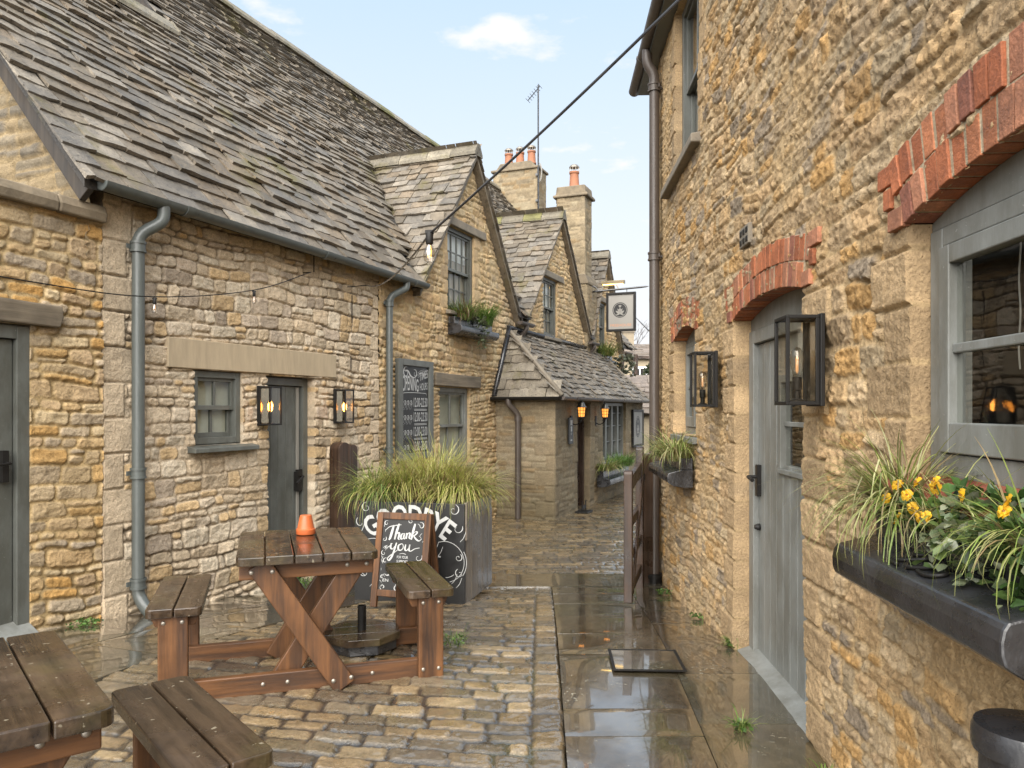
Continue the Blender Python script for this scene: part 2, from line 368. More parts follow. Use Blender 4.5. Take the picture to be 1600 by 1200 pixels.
def np_mesh(name, V, Fq, Cc, mat, parent=None, smooth=True, kind=None, label=None):
    me = bpy.data.meshes.new(name)
    nv, nf = len(V), len(Fq)
    me.vertices.add(nv); me.vertices.foreach_set('co', np.asarray(V, np.float32).ravel())
    me.loops.add(nf * 4); me.loops.foreach_set('vertex_index', np.asarray(Fq, np.int32).ravel())
    me.polygons.add(nf); me.polygons.foreach_set('loop_start', np.arange(nf, dtype=np.int32) * 4)
    me.update(calc_edges=True)
    a = me.color_attributes.new('col', 'FLOAT_COLOR', 'POINT'); cc = np.ones((nv, 4), np.float32); cc[:, :3] = Cc
    a.data.foreach_set('color', cc.ravel())
    if smooth: me.polygons.foreach_set('use_smooth', np.ones(nf, bool))
    me.materials.append(M[mat]); o = bpy.data.objects.new(name, me); COL.objects.link(o)
    if parent is not None: o.parent = parent
    return tag(o, label, None, None, kind)
def kids(o): return [c for c in bpy.data.objects if c.parent == o]
def copy_tree(o, parent=None):
    c = o.copy(); COL.objects.link(c)
    if parent is not None: c.parent = parent
    for ch in kids(o): copy_tree(ch, c)
    return c

# ------------------------------------------------------------------ rubble walls
PALE = [(.60, .485, .345), (.57, .45, .31), (.66, .56, .42), (.53, .425, .295), (.58, .415, .23), (.48, .39, .295), (.60, .50, .375)]
GOLD = [(.56, .385, .20), (.53, .38, .225), (.61, .475, .29), (.46, .35, .22), (.55, .32, .11), (.50, .40, .28), (.38, .305, .22)]
WARM = [(.53, .36, .195), (.49, .33, .17), (.57, .42, .25), (.42, .30, .175), (.46, .35, .215), (.54, .325, .13), (.33, .26, .185)]
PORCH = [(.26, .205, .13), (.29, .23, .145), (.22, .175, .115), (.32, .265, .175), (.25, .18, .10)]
GREYG = [(.20, .165, .115), (.17, .145, .11), (.23, .185, .12), (.27, .205, .12)]
STY = {
    'pale': dict(h=(.045, .16), w=(.08, .30), mort=.008, edge=.010, rel=.016, rough=.016, warp=.042, tilt=.020, big=.8, chip=1.4, pal=PALE, mcol=(.51, .41, .29), smear=.55, stain=.15, crack=.010),
    'ext': dict(h=(.05, .13), w=(.10, .32), mort=.010, edge=.011, rel=.016, rough=.014, warp=.05, tilt=.018, big=.8, chip=1.4, pal=GOLD, mcol=(.50, .36, .18), smear=.45, stain=.22, crack=.006),
    'inn': dict(h=(.05, .13), w=(.07, .24), mort=.009, edge=.012, rel=.018, rough=.020, warp=.07, tilt=.020, big=.7, chip=1.4, pal=GOLD[:4] + WARM[:3], mcol=(.54, .40, .215), smear=.5, stain=.25, crack=.006),
    'right': dict(h=(.04, .125), w=(.07, .30), mort=.004, edge=.011, rel=.0085, rough=.024, warp=.06, tilt=.016, big=.34, lam=1.0, chip=2.1, pal=WARM, mcol=(.52, .37, .20), smear=.8, stain=.30, crack=.005),
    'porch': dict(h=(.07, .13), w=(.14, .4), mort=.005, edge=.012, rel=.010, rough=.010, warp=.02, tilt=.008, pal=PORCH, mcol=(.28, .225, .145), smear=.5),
    'grey': dict(h=(.08, .16), w=(.14, .36), mort=.014, edge=.016, rel=.024, rough=.02, warp=.04, tilt=.012, pal=GREYG, mcol=(.30, .225, .125), smear=.3),
}
def stone_field(X, Z, st, seed, quoins=(), tints=None):
    S = STY[st]; rng = np.random.RandomState(seed)
    wx = X + S['warp'] * 2.0 * (fbm(X * 2.2, Z * 2.2, seed + 1, 3) - .5)
    wz = Z + S['warp'] * 2.2 * (fbm(X * 1.7 + 9, Z * 2.6, seed + 2, 3) - .5) + .10 * (vn(X * .35, Z * .4, seed + 3) - .5)
    z0 = wz.min() - .2; zs = [z0]
    while zs[-1] < wz.max() + .2: zs.append(zs[-1] + rng.uniform(*S['h']))
    zs = np.array(zs); ci = np.clip(np.searchsorted(zs, wz) - 1, 0, len(zs) - 2)
    dv = np.minimum(wz - zs[ci], zs[ci + 1] - wz)
    du = np.zeros_like(wx); sid = np.zeros(wx.shape, np.int64); lu = np.zeros_like(wx)
    lv = (wz - zs[ci]) / (zs[ci + 1] - zs[ci]) - .5
    xmin, xmax = wx.min() - .6, wx.max() + .6
    for c in range(len(zs) - 1):
        m = ci == c
        if not m.any(): continue
        k = .6 + (zs[c + 1] - zs[c]) / S['h'][1] * .6
        xs = [xmin + rng.uniform(0, .3)]
        while xs[-1] < xmax: xs.append(xs[-1] + rng.uniform(*S['w']) * k)
        xs = np.array(xs); xx = wx[m] + .03 * (vn(wx[m] * 3 + c, wz[m] * 9, seed + 5) - .5)
        j = np.clip(np.searchsorted(xs, xx) - 1, 0, len(xs) - 2)
        du[m] = np.minimum(xx - xs[j], xs[j + 1] - xx); sid[m] = c * 1000 + j; lu[m] = (xx - xs[j]) / (xs[j + 1] - xs[j]) - .5
        # some stones are two thin ones laid on top of each other
        sp = (_h(np.full(j.shape, c), j, seed + 77) < .22) & (zs[c + 1] - zs[c] > .11)
        zm = zs[c] + (zs[c + 1] - zs[c]) * (.35 + .3 * _h(j, np.full(j.shape, c), seed + 78))
        d2 = np.abs(wz[m] - zm); dvm = dv[m]; dvm[sp] = np.minimum(dvm[sp], d2[sp]); dv[m] = dvm
        s2 = sid[m]; s2[sp & (wz[m] > zm)] += 500000; sid[m] = s2
    k = .035
    d = k - np.sqrt(np.maximum(k - du, 0) ** 2 + np.maximum(k - dv, 0) ** 2)
    d = d + .014 * (fbm(X * 28, Z * 28, seed + 8, 2) - .5)
    dressed = np.zeros(X.shape)
    for (xq, sg, wa, wb, za, zb, hq) in quoins:
        q = np.floor((Z - za) / hq + .12 * (vn(X * 3, Z * 0, seed) - .5)); odd = (q.astype(int) + int(abs(xq) * 10)) % 2
        ww = np.where(odd == 0, wa, wb) * (.85 + .3 * _h(q, q * 0 + int(abs(xq) * 37), seed))
        t = (X - xq) * sg; inm = (t < ww) & (t > -.05) & (Z > za) & (Z < zb)
        zq = Z - za - q * hq; dq = np.minimum(np.minimum(ww - t, .08), np.minimum(zq, hq - zq)) + .006 * (fbm(X * 24, Z * 24, seed + 9, 2) - .5)
        d = np.where(inm, dq, d); sid = np.where(inm, 900000 + q.astype(np.int64) * 7 + int(abs(xq) * 100) * 1000, sid); dressed = np.where(inm, 1, dressed)
    smear = sst(.5, .75, fbm(X * 1.1 + 4, Z * 1.1, seed + 30, 4)) * S['smear'] * (1 - dressed)
    mask = sst(S['mort'] * .4, S['mort'] * .4 + S['edge'], d)
    r1 = _h(sid, sid * 0 + 1, seed); r2 = _h(sid, sid * 0 + 2, seed); r3 = _h(sid, sid * 0 + 3, seed)
    rough = S['rough'] * (1 - .6 * dressed)
    big = (fbm(X * 9, Z * 13, seed + 11, 4, .55) - .5); rid = 1 - 2 * np.abs(fbm(X * 7 + 3, Z * 16, seed + 12, 4, .55) - .5)
    t1, t2 = _h(sid, sid * 0 + 5, seed) - .5, _h(sid, sid * 0 + 6, seed) - .5
    face = S['tilt'] * 1.6 * (t1 * lu + t2 * lv) * (1 - dressed)
    chip = np.abs(fbm(X * 21 + 5, Z * 27, seed + 15, 4, .6) - .5)
    lam = 1 - 2 * np.abs(fbm(X * 4.5 + 3, Z * 19, seed + 16, 4, .55) - .5)
    keepm = 1 - .6 * smear
    rel = np.where(dressed > 0, .013, S['rel']); crk = (1 - sst(.002, .009, d)) * S.get('crack', .005) * sst(.42, .60, fbm(X * 2.6, Z * 2.6, seed + 40, 3)) * (1 - smear * .7)
    hgt = -crk + mask * (rel * (.45 + .9 * r1) + face) * keepm + rough * (1.6 * S.get('big', 1) * big + .55 * S.get('big', 1) * (rid - .7) + .35 * S.get('lam', 1) * (lam - .75) + .9 * S.get('chip', 1) * (chip - .12)) * (.5 + .5 * mask) \
        + .0045 * (fbm(X * 60, Z * 70, seed + 18, 3, .6) - .5) + .03 * (vn(X * .8, Z * .8, seed + 13) - .5)
    pal = np.array(S['pal']); pi = (r2 * len(pal)).astype(int).clip(0, len(pal) - 1); c = pal[pi] * (.82 + .34 * r3)[..., None]
    if len(quoins): c = np.where(dressed[..., None] > 0, (np.array(S['pal']).mean(0) * 1.0) * (.80 + .4 * r3)[..., None], c)
    c = c * (1 + .30 * (fbm(X * 16, Z * 22, seed + 41, 4, .6) - .5))[..., None]
    mm = (mask * (1 - smear))[..., None]
    mc = np.array(S['mcol']) * (.85 + .3 * fbm(X * 5, Z * 5, seed + 14, 3))[..., None]
    c = c * mm + mc * (1 - mm)
    c = c * (1 - .45 * np.clip(crk / .01, 0, 1))[..., None]      # crack shadow painted into the open joints
    st1 = sst(.56, .74, fbm(X * 1.6, Z * 2.0, seed + 21, 5))[..., None] * S.get('stain', .35)      # grey lichen and weather stains
    c = c * (1 - st1) + np.array((.23, .20, .155)) * st1
    if tints: c = tints(X, Z, c)
    return hgt, c

def rubble_wall(name, parent, x0, x1, z0, z1, st, seed, holes=(), res=.02, topfn=None, quoins=(), xf=None, mat='stone',
                xs=None, reveal=.14, tints=None, ends=(False, False), label=None, taper=(False, False)):
    if xs is None: xs = np.linspace(x0, x1, max(3, int((x1 - x0) / res) + 1))
    zs = np.linspace(z0, z1, max(3, int((z1 - z0) / res) + 1))
    xs = xs.copy()
    for h in holes:
        for a in h[:2]: xs[np.argmin(abs(xs - a))] = a
        for a in h[2:4]: zs[np.argmin(abs(zs - a))] = a
    X, Z = np.meshgrid(xs, zs)
    hg, c = stone_field(X, Z, st, seed, quoins, tints)
    if taper[0]: hg = hg * sst(0, .03, X - x0)
    if taper[1]: hg = hg * sst(0, .03, x1 - X)
    V = np.stack([X, -hg, Z], -1); nx, nz = len(xs), len(zs)
    cx = (xs[:-1] + xs[1:]) / 2; cz = (zs[:-1] + zs[1:]) / 2; CX, CZ = np.meshgrid(cx, cz)
    keep = np.ones(CX.shape, bool)
    for h in holes:
        xa, xb, za, zb = h[:4]; t = zb + 0 * CX
        if len(h) > 4:
            w = xb - xa; r = h[4]; RR = (w * w / 4 + r * r) / (2 * r); u = CX - (xa + xb) / 2
            t = zb + r - RR + np.sqrt(np.maximum(RR * RR - u * u, 0))
        keep &= ~((CX > xa) & (CX < xb) & (CZ > za) & (CZ < t))
    if topfn is not None: keep &= CZ < topfn(CX)
    idx = np.arange(nx * nz).reshape(nz, nx)
    q = np.stack([idx[:-1, :-1], idx[:-1, 1:], idx[1:, 1:], idx[1:, :-1]], -1)[keep]
    V = V.reshape(-1, 3); C = c.reshape(-1, 3); extraV = []; extraC = []; extraF = []; base = len(V)
    def strip(ids, depth, flip):
        nonlocal base
        v = V[ids]; n = len(ids); rows = []
        for k, dd in enumerate((0, .33, .66, 1)):
            p = v.copy(); p[:, 1] = v[:, 1] + (depth - v[:, 1]) * dd
            extraV.append(p); extraC.append(C[ids] * (1 if k < 3 else .95)); rows.append(base + np.arange(n)); base += n
        for k in range(3):
            a, b = rows[k], rows[k + 1]
            f = np.stack([a[:-1], a[1:], b[1:], b[:-1]], -1); extraF.append(f[:, ::-1] if flip else f)
    for h in holes:
        xa, xb, za, zb = h[:4]
        i0, i1 = np.argmin(abs(xs - xa)), np.argmin(abs(xs - xb)); j0, j1 = np.argmin(abs(zs - za)), np.argmin(abs(zs - zb))
        strip(idx[j0:j1 + 1, i0], reveal, False); strip(idx[j0:j1 + 1, i1], reveal, True)
        if za > z0: strip(idx[j0, i0:i1 + 1], reveal, True)
        if len(h) <= 4: strip(idx[j1, i0:i1 + 1], reveal, False)
    for e_, k_ in ((0, 0), (1, -1)):
        if ends[e_]:
            jm = nz if topfn is None else int((zs < topfn(np.array([xs[k_]]))[0]).sum())
            strip(idx[:jm, k_], .3, e_ == 0)
    if extraV: V = np.concatenate([V] + extraV); C = np.concatenate([C] + extraC); q = np.concatenate([q] + extraF)
    if xf is not None:
        A = np.array(xf); V = V @ A[:3, :3].T + A[:3, 3]
    return np_mesh(name, V, q, np.clip(C, .01, .9), mat, parent, True, None, label)

# ------------------------------------------------------------------ stone slate roofs
SL = [(.165, .138, .104), (.19, .162, .128), (.14, .117, .088), (.22, .192, .155), (.18, .142, .10), (.155, .138, .116)]
def slates(mb, o, u, v, Lu, Lv, inside, e0=.22, e1=.10, wid=(.17, .38), seed=1, thick=.024, pal=SL, moss=.0, clamp=(False, False), strict=False):
    """courses of split stone laid up a slope: o corner at the eave, u along it, v up the slope"""
    o, u, v = Vector(o), Vector(u).normalized(), Vector(v).normalized(); n = u.cross(v).normalized()
    if n.z < 0: n = -n
    vv = -.03; ci = 0; full = Lu
    while vv < Lv:
        ci += 1; rc = random.Random(seed * 7919 + ci)
        t = max(0, vv) / Lv; e = (e0 + (e1 - e0) * t) * rc.uniform(.9, 1.1); sc = .55 + .45 * (e / e0)
        x = -rc.uniform(0, .3); wav = rc.uniform(0, 6); k0 = 0
        while x < Lu + .05:
            w = rc.uniform(*wid) * sc; xc, vc = x + w / 2, vv + e * .5; k0 += 1
            ok = inside(xc, vc) and (not strict or (inside(x + w * .1, vc) and inside(x + w * .9, vc)))
            xo, wo = x, w
            if clamp[0] and x < -.02: w = x + w + .02; x = -.02
            if clamp[1] and x + w > Lu + .02: w = Lu + .02 - x
            if ok and w > .03:
                rng = random.Random(seed * 104729 + ci * 1009 + k0)
                th = thick * rng.uniform(.7, 1.4); lift = th * 2.0 + rng.uniform(0, .008); dv = rng.uniform(-.014, .010) + .012 * math.sin(xc * 1.9 + wav)
                tl = rng.uniform(-.006, .006); ln = e * 1.9; g = .004
                col = Vector(rng.choice(pal)) * rng.uniform(.84, 1.14)
                if rng.random() < moss: col = Vector((.13, .115, .035)) * rng.uniform(.7, 1.3)
                top = []; low = []; back = []
                for k in range(4):
                    a = x + g + (w - 2 * g) * k / 3; jv = rng.uniform(-.010, .010) * sc
                    hh = lift + tl * (k - 1.5)
                    top.append(o + u * a + v * (vv + dv + jv) + n * (hh + rng.uniform(-.002, .002)))
                    low.append(o + u * a + v * (vv + dv + jv - .004) + n * (hh - th))
                    back.append(o + u * a + v * (vv + ln) + n * (th * .6))
                vs = top + back + low
                fs = [(k, k + 1, 5 + k, 4 + k) for k in range(3)] + [(8 + k, 9 + k, k + 1, k) for k in range(3)] + [(0, 4, 8), (3, 11, 7)]
                mb.add(vs, fs, tuple(col))
            x = xo + wo
        vv += e
def ridge_stones(mb, p0, p1, w=.15, drop=.13, seg=.42, seed=3, side=None):
    p0, p1 = Vector(p0), Vector(p1); L_ = (p1 - p0).length; d = (p1 - p0).normalized(); rng = random.Random(seed)
    s = Vector((0, 0, 1)).cross(d).normalized(); k = 0.0
    while k < L_ - .02:
        ln = min(seg * rng.uniform(.85, 1.15), L_ - k); j = rng.uniform(-.008, .008)
        a, b = p0 + d * (k + .004) + Vector((0, 0, j)), p0 + d * (k + ln - .004) + Vector((0, 0, j))
        prof = [(-w, -drop), (-w * .98, -drop + .045), (-.035, .05), (.035, .05), (w * .98, -drop + .045), (w, -drop)]
        vs = [p + s * q[0] + Vector((0, 0, q[1])) for p in (a, b) for q in prof]
        c = Vector((.21, .185, .14)) * rng.uniform(.75, 1.2)
        if rng.random() < .2: c = Vector((.16, .15, .06))
        mb.add(vs, [(5, 4, 3, 2, 1, 0), (6, 7, 8, 9, 10, 11)] + [(i, (i + 1) % 6, 6 + (i + 1) % 6, 6 + i) for i in range(6)], tuple(c))
        k += ln

# ------------------------------------------------------------------ joinery helpers (in a front's own frame)
def sash(parent, x0, x1, z0, z1, y, cols, rows, fw=.06, bar=.022, mid=True, mat='paint', back='blind', name='window', back_d=.10, sill=None, arch=0.0, split_back=None, tilt=0):
    """frame and glazing bars as one part, the panes and the blind behind them as sub-parts"""
    m = MB(); f = fw
    m.box(x0, x0 + f, y - .02, y + .07, z0, z1); m.box(x1 - f, x1, y - .02, y + .07, z0, z1)
    m.box(x0 + f, x1 - f, y - .018, y + .07, z1 - f, z1); m.box(x0 + f, x1 - f, y - .018, y + .07, z0, z0 + f)
    a0, a1, b0, b1 = x0 + f, x1 - f, z0 + f, z1 - f
    inner = .03
    zm = (b0 + b1) / 2
    def leaf(za, zb, yy, cc, rr):
        m.box(a0, a0 + inner, yy, yy + .035, za, zb); m.box(a1 - inner, a1, yy, yy + .035, za, zb)
        m.box(a0 + inner, a1 - inner, yy + .001, yy + .034, za, za + inner * 1.3); m.box(a0 + inner, a1 - inner, yy + .001, yy + .034, zb - inner, zb)
        for c in range(1, cc):
            xx = a0 + inner + (a1 - a0 - 2 * inner) * c / cc; m.box(xx - bar / 2, xx + bar / 2, yy + .004, yy + .03, za + inner, zb - inner)
        for r in range(1, rr):
            q = za + inner + (zb - za - 2 * inner) * r / rr; m.box(a0 + inner, a1 - inner, yy + .006, yy + .028, q - bar / 2, q + bar / 2)
    if mid:
        leaf(zm - .02, b1, y + .005, cols, rows); leaf(b0, zm + .018, y + .042, cols, rows)
    else: leaf(b0, b1, y + .01, cols, rows)
    w = m.build(name, mat, parent, bevel=.003)
    for (ya, za_, zb_) in ((y + .022, zm, b1), (y + .059, b0, zm)):
        MB().add([(a0, ya, za_), (a1, ya, za_), (a1, ya, zb_), (a0, ya, zb_)], [(0, 1, 2, 3)]).build('glass', 'glass', w)
    if back:
        bk = MB(); bk.box(x0, x1, y + back_d, y + back_d + .02, (split_back if split_back else z0), z1); bk.build('blind', back, w)
        if split_back:
            bk = MB()
            n = 14
            for k in range(n):
                xa = x0 + (x1 - x0) * k / n; bk.box(xa, xa + (x1 - x0) / n * .9, y + back_d + (.0 if k % 2 else .015), y + back_d + .035, z0, split_back)
            bk.build('curtain', 'curtain', w)
    return w
def plank_door(parent, x0, x1, z0, z1, y, n, fr=.07, mat='paint', fmat=None, arch=False):
    m = MB(); f = fr
    m.box(x0, x0 + f, y - .03, y + .06, z0, z1); m.box(x1 - f, x1, y - .03, y + .06, z0, z1); m.box(x0 + f, x1 - f, y - .028, y + .06, z1 - f, z1)
    d = MB(); w = (x1 - x0 - 2 * f - .01) / n
    for k in range(n):
        a = x0 + f + .005 + k * w; d.box(a + .0015, a + w - .0015, y + .005, y + .045, z0 + .02, z1 - f - .005)
    d.box(x0 + f, x1 - f, y + .016, y + .05, z0 + .015, z1 - f)
    door = d.build('door', mat, parent, bevel=.004)
    m.build('frame', fmat or mat, door, bevel=.004)
    return door
def arch_bricks(parent, xa, xb, zs, rise, y0=-.035, depth=.17, seed=1, rings=2, th=.108, bw=.068, xend=True):
    y0 += .018
    w = xb - xa; R0 = (w * w / 4 + rise * rise) / (2 * rise); cx = (xa + xb) / 2; cz = zs + rise - R0
    a = math.asin(w / 2 / R0) + .0; rng = random.Random(seed); m = MB()
    def col():
        c = Vector(rng.choice([(.44, .148, .066), (.38, .125, .056), (.47, .18, .085), (.28, .11, .07), (.42, .185, .105), (.40, .135, .06)])) * rng.uniform(.8, 1.15); return tuple(c)
    for r in range(rings):
        ra, rb = R0 + r * (th + .008), R0 + r * (th + .008) + th
        aa = a + (.0 if r == 0 else .02); n = max(5, int(2 * aa * ra / bw))
        for k in range(n):
            t0 = -aa + 2 * aa * k / n; t1 = -aa + 2 * aa * (k + 1) / n; g = .006 / ra
            t0 += g; t1 -= g; yy = y0 + rng.uniform(-.006, .006)
            jb = rng.uniform(-.004, .006)
            p = [(cx + q * math.sin(t), cz + q * math.cos(t)) for q, t in ((ra, t0), (ra, t1), (rb + jb, t1), (rb + jb, t0))]
            m.prism(p, yy, depth if r == 0 else .03, 'y', col())
    # mortar bed behind
    n = 20; pts_i = [(cx + R0 * 1.001 * math.sin(-a + 2 * a * k / n), cz + (R0 + .004) * math.cos(-a + 2 * a * k / n)) for k in range(n + 1)]
    ro = R0 + rings * (th + .008) - .004; pts_o = [(cx + ro * math.sin(a - 2 * a * k / n), cz + ro * math.cos(a - 2 * a * k / n)) for k in range(n + 1)]
    for k in range(n):
        p = [pts_i[k], pts_i[k + 1], pts_o[n - k - 1], pts_o[n - k]]
        m.prism(p, y0 + .006, depth - .004, 'y', (.46, .37, .25))
    if xend:
        for sg, xx in ((-1, xa), (1, xb)):
            zz = zs - .005
            for k, (ln, hh) in enumerate(((.10, .068), (.05, .068), (.12, .068))):
                if k == 1: x_in = .055
                else: x_in = .0
                q0, q1 = sorted((xx + sg * (.006 + k * .035 + x_in), xx + sg * (ln + .006 + k * .035 + x_in)))
                m.box(q0, q1, y0 - .004 + k * .003, .02, zz + k * .078 + .003, zz + k * .078 + hh, col())
    return m.build('brick_arch', 'brick', parent, bevel=.003)
def pipe_run(parent, pts, r=.036, mat='pipe', name='downpipe', collars=(), smooth=40):
    # round the corners of the run
    P = [Vector(p) for p in pts]; Q = [P[0]]
    for i in range(1, len(P) - 1):
        a = (P[i - 1] - P[i]); b = (P[i + 1] - P[i]); d = min(.07, a.length * .45, b.length * .45)
        A, B = P[i] + a.normalized() * d, P[i] + b.normalized() * d
        for k in range(5):
            t = k / 4; Q.append(A * (1 - t) ** 2 + P[i] * 2 * t * (1 - t) + B * t * t)
    Q.append(P[-1]); m = MB(); m.tube(Q, r, 14)
    o = m.build(name, mat, parent, smooth=smooth)
    for p in collars:
        x, y, z = p; c = MB()
        c.tube([(x, y, z - .012), (x, y, z + .068)], r * 1.16, 14); c.tube([(x, y, z + .05), (x, y, z + .068)], r * 1.30, 14); c.tube([(x, y, z - .012), (x, y, z + .004)], r * 1.30, 14)
        c.box(x - .075, x + .075, y + r * .6, y + r * .6 + .012, z + .012, z + .045)
        c.box(x - .012, x + .012, y + r * .5, y + .16, z + .015, z + .04)
        c.build('bracket', mat, o, smooth=40)
    return o
def gutter(parent, p0, p1, r=.06, mat='pipe', seg=1.8, down=1):
    p0, p1 = Vector(p0), Vector(p1); d = (p1 - p0).normalized(); s = d.cross(Vector((0, 0, 1))).normalized(); m = MB(); n = 10
    def section(a, b, r0):
        vs = []
        for p in (a, b):
            for rr in (r0, r0 - .006):
                for k in range(n + 1):
                    t = math.pi * k / n; vs.append(p + s * (rr * math.cos(t)) - Vector((0, 0, rr * math.sin(t))))
        N = n + 1; fs = []
        for k in range(n):
            fs += [(k, k + 1, 2 * N + k + 1, 2 * N + k), (N + k + 1, N + k, 3 * N + k, 3 * N + k + 1)]
        fs += [(0, 2 * N, 3 * N, N), (n, N + n, 3 * N + n, 2 * N + n)]
        fs += [(k, N + k, N + k + 1, k + 1) for k in range(n)] + [(2 * N + k + 1, 3 * N + k + 1, 3 * N + k, 2 * N + k) for k in range(n)]
        m.add(vs, fs)
    section(p0, p1, r); L_ = (p1 - p0).length; k = seg * .4
    while k < L_:
        section(p0 + d * k, p0 + d * (k + .07), r + .008); k += seg
    # end discs
    for p in (p0, p1):
        vs = [p + s * (r * math.cos(math.pi * k / n)) - Vector((0, 0, r * math.sin(math.pi * k / n))) for k in range(n + 1)]
        m.add(vs, [tuple(range(n + 1))])
    return m.build('gutter', mat, parent, smooth=40)

# ------------------------------------------------------------------ lettering
def text_shape(txt, size=1.0, bold=0.0):
    cu = bpy.data.curves.new('lettering', 'FONT'); cu.body = txt; cu.size = size; cu.offset = bold; cu.resolution_u = 3
    o = bpy.data.objects.new('lettering', cu); COL.objects.link(o)
    dg = bpy.context.evaluated_depsgraph_get(); me = bpy.data.meshes.new_from_object(o.evaluated_get(dg))
    vs = [tuple(v.co) for v in me.vertices]; fs = [tuple(p.vertices) for p in me.polygons]
    bpy.data.objects.remove(o); bpy.data.curves.remove(cu); bpy.data.meshes.remove(me)
    return vs, fs
def put_text(mb, txt, x, z, h, w=None, y=0, bold=0.0, shear=0, rot=0, fn=None, align='l'):
    """writes in the x-z plane facing -y; h cap height, w total width"""
    vs, fs = text_shape(txt, 1.0, bold)
    if not vs: return
    xs = [v[0] for v in vs]; x0, x1 = min(xs), max(xs); k = h / .69; kx = (w / (x1 - x0)) if w else k
    c, s = math.cos(rot), math.sin(rot); o = []
    ox = -(x1 - x0) * kx / 2 if align == 'c' else 0
    for v in vs:
        a, b = (v[0] - x0) * kx + shear * v[1] * k + ox, v[1] * k
        if fn: a, b = fn(a, b)
        else: a, b = x + a * c - b * s, z + a * s + b * c
        o.append((a, y, b))
    mb.add(o, fs)
def cat(pts, n=6):
    P = [np.array(p, float) for p in pts]
    if len(P) < 3: return P
    P = [2 * P[0] - P[1]] + P + [2 * P[-1] - P[-2]]; o = []
    for i in range(1, len(P) - 2):
        for k in range(n):
            t = k / n; o.append(.5 * (2 * P[i] + (P[i + 1] - P[i - 1]) * t + (2 * P[i - 1] - 5 * P[i] + 4 * P[i + 1] - P[i + 2]) * t * t + (3 * P[i] - P[i - 1] - 3 * P[i + 1] + P[i + 2]) * t ** 3))
    o.append(P[-2]); return o
def stroke(mb, pts, w, x=0, z=0, k=1.0, y=0, thick=True, n=6, kz=None):
    """one chalk stroke: swells on the way down, thins on the way up"""
    q = cat(pts, n); kz = kz or k; q = [np.array((x + p[0] * k, z + p[1] * kz)) for p in q]; vs = []
    for i, p in enumerate(q):
        d = q[min(i + 1, len(q) - 1)] - q[max(i - 1, 0)]; l = np.hypot(*d) + 1e-9; d = d / l
        ww = w * ((.55 + .75 * max(0, -d[1])) if thick else 1.0)
        if thick: ww *= .55 + .45 * math.sin(math.pi * (i + .6) / (len(q) + .2))
        nn = np.array((-d[1], d[0])) * ww / 2
        vs += [(p[0] + nn[0], y, p[1] + nn[1]), (p[0] - nn[0], y, p[1] - nn[1])]
    mb.add(vs, [(2 * i, 2 * i + 1, 2 * i + 3, 2 * i + 2) for i in range(len(q) - 1)])
def swirl(mb, x, z, r, a0, turns, w, y=0, sg=1):
    pts = []
    for k in range(14):
        t = k / 13; rr = r * (1 - .8 * t); a = a0 + sg * turns * 2 * math.pi * t; pts.append((x + rr * math.cos(a), z + rr * math.sin(a)))
    stroke(mb, pts, w, y=y, thick=True, n=2)

# ------------------------------------------------------------------ planting helpers
def blades(mb, c, n, ln, spread, up=.8, w=.006, cols=((.25, .27, .06),), rng=None, seg=6, droop=1.0, rad=.05, tipcol=None):
    rng = rng or random.Random(1); c = Vector(c)
    for _ in range(n):
        a = rng.uniform(0, 2 * math.pi); l = rng.uniform(*ln); out_ = rng.uniform(.15, 1) * spread
        r0 = rad * math.sqrt(rng.random()); b = c + Vector((math.cos(a + rng.uniform(-.8, .8)) * r0, math.sin(a + rng.uniform(-.8, .8)) * r0, rng.uniform(-.02, .01)))
        d = Vector((math.cos(a), math.sin(a), 0)); side = Vector((-d.y, d.x, 0)); col = Vector(rng.choice(cols)) * rng.uniform(.7, 1.3)
        vs = []; p = b.copy(); ang = math.atan2(up, out_) ; bend = rng.uniform(.3, 1.7) * droop; wv = w * rng.uniform(.6, 1.6); kink = rng.randint(2, seg) if rng.random() < .18 else 99; tw = rng.uniform(-.5, .5)
        for k in range(seg + 1):
            t = k / seg; ww = wv * (1 - t ** 2) * rng.uniform(.9, 1.1) + .0006
            vs += [tuple(p - side * ww / 2), tuple(p + side * ww / 2)]
            an = ang - bend * t * 1.6 - (1.1 if k >= kink else 0); p = p + ((d + side * tw * t) * math.cos(an) + Vector((0, 0, 1)) * math.sin(an)) * (l / seg)
        mb.add(vs, [(2 * k, 2 * k + 1, 2 * k + 3, 2 * k + 2) for k in range(seg)], tuple(col))
def leaves(mb, c, n, ext, size, cols, rng, flat=.5):
    for _ in range(n):
        p = Vector(c) + Vector((rng.uniform(-1, 1) * ext[0], rng.uniform(-1, 1) * ext[1], rng.uniform(-1, 1) * ext[2]))
        s = rng.uniform(*size); m = RZ(rng.uniform(0, 360)) @ RX(rng.uniform(-70, 70) * flat + 20) @ RY(rng.uniform(-60, 60) * flat)
        vs = [(0, 0, 0), (s * .45, s * .25, s * .08), (s * .42, s * .7, s * .05), (0, s * 1.1, -.1 * s), (-s * .42, s * .7, s * .05), (-s * .45, s * .25, s * .08)]
        mb.add(vs, [(0, 1, 2, 3), (0, 3, 4, 5)], tuple(Vector(rng.choice(cols)) * rng.uniform(.65, 1.3)), T(*p) @ m)

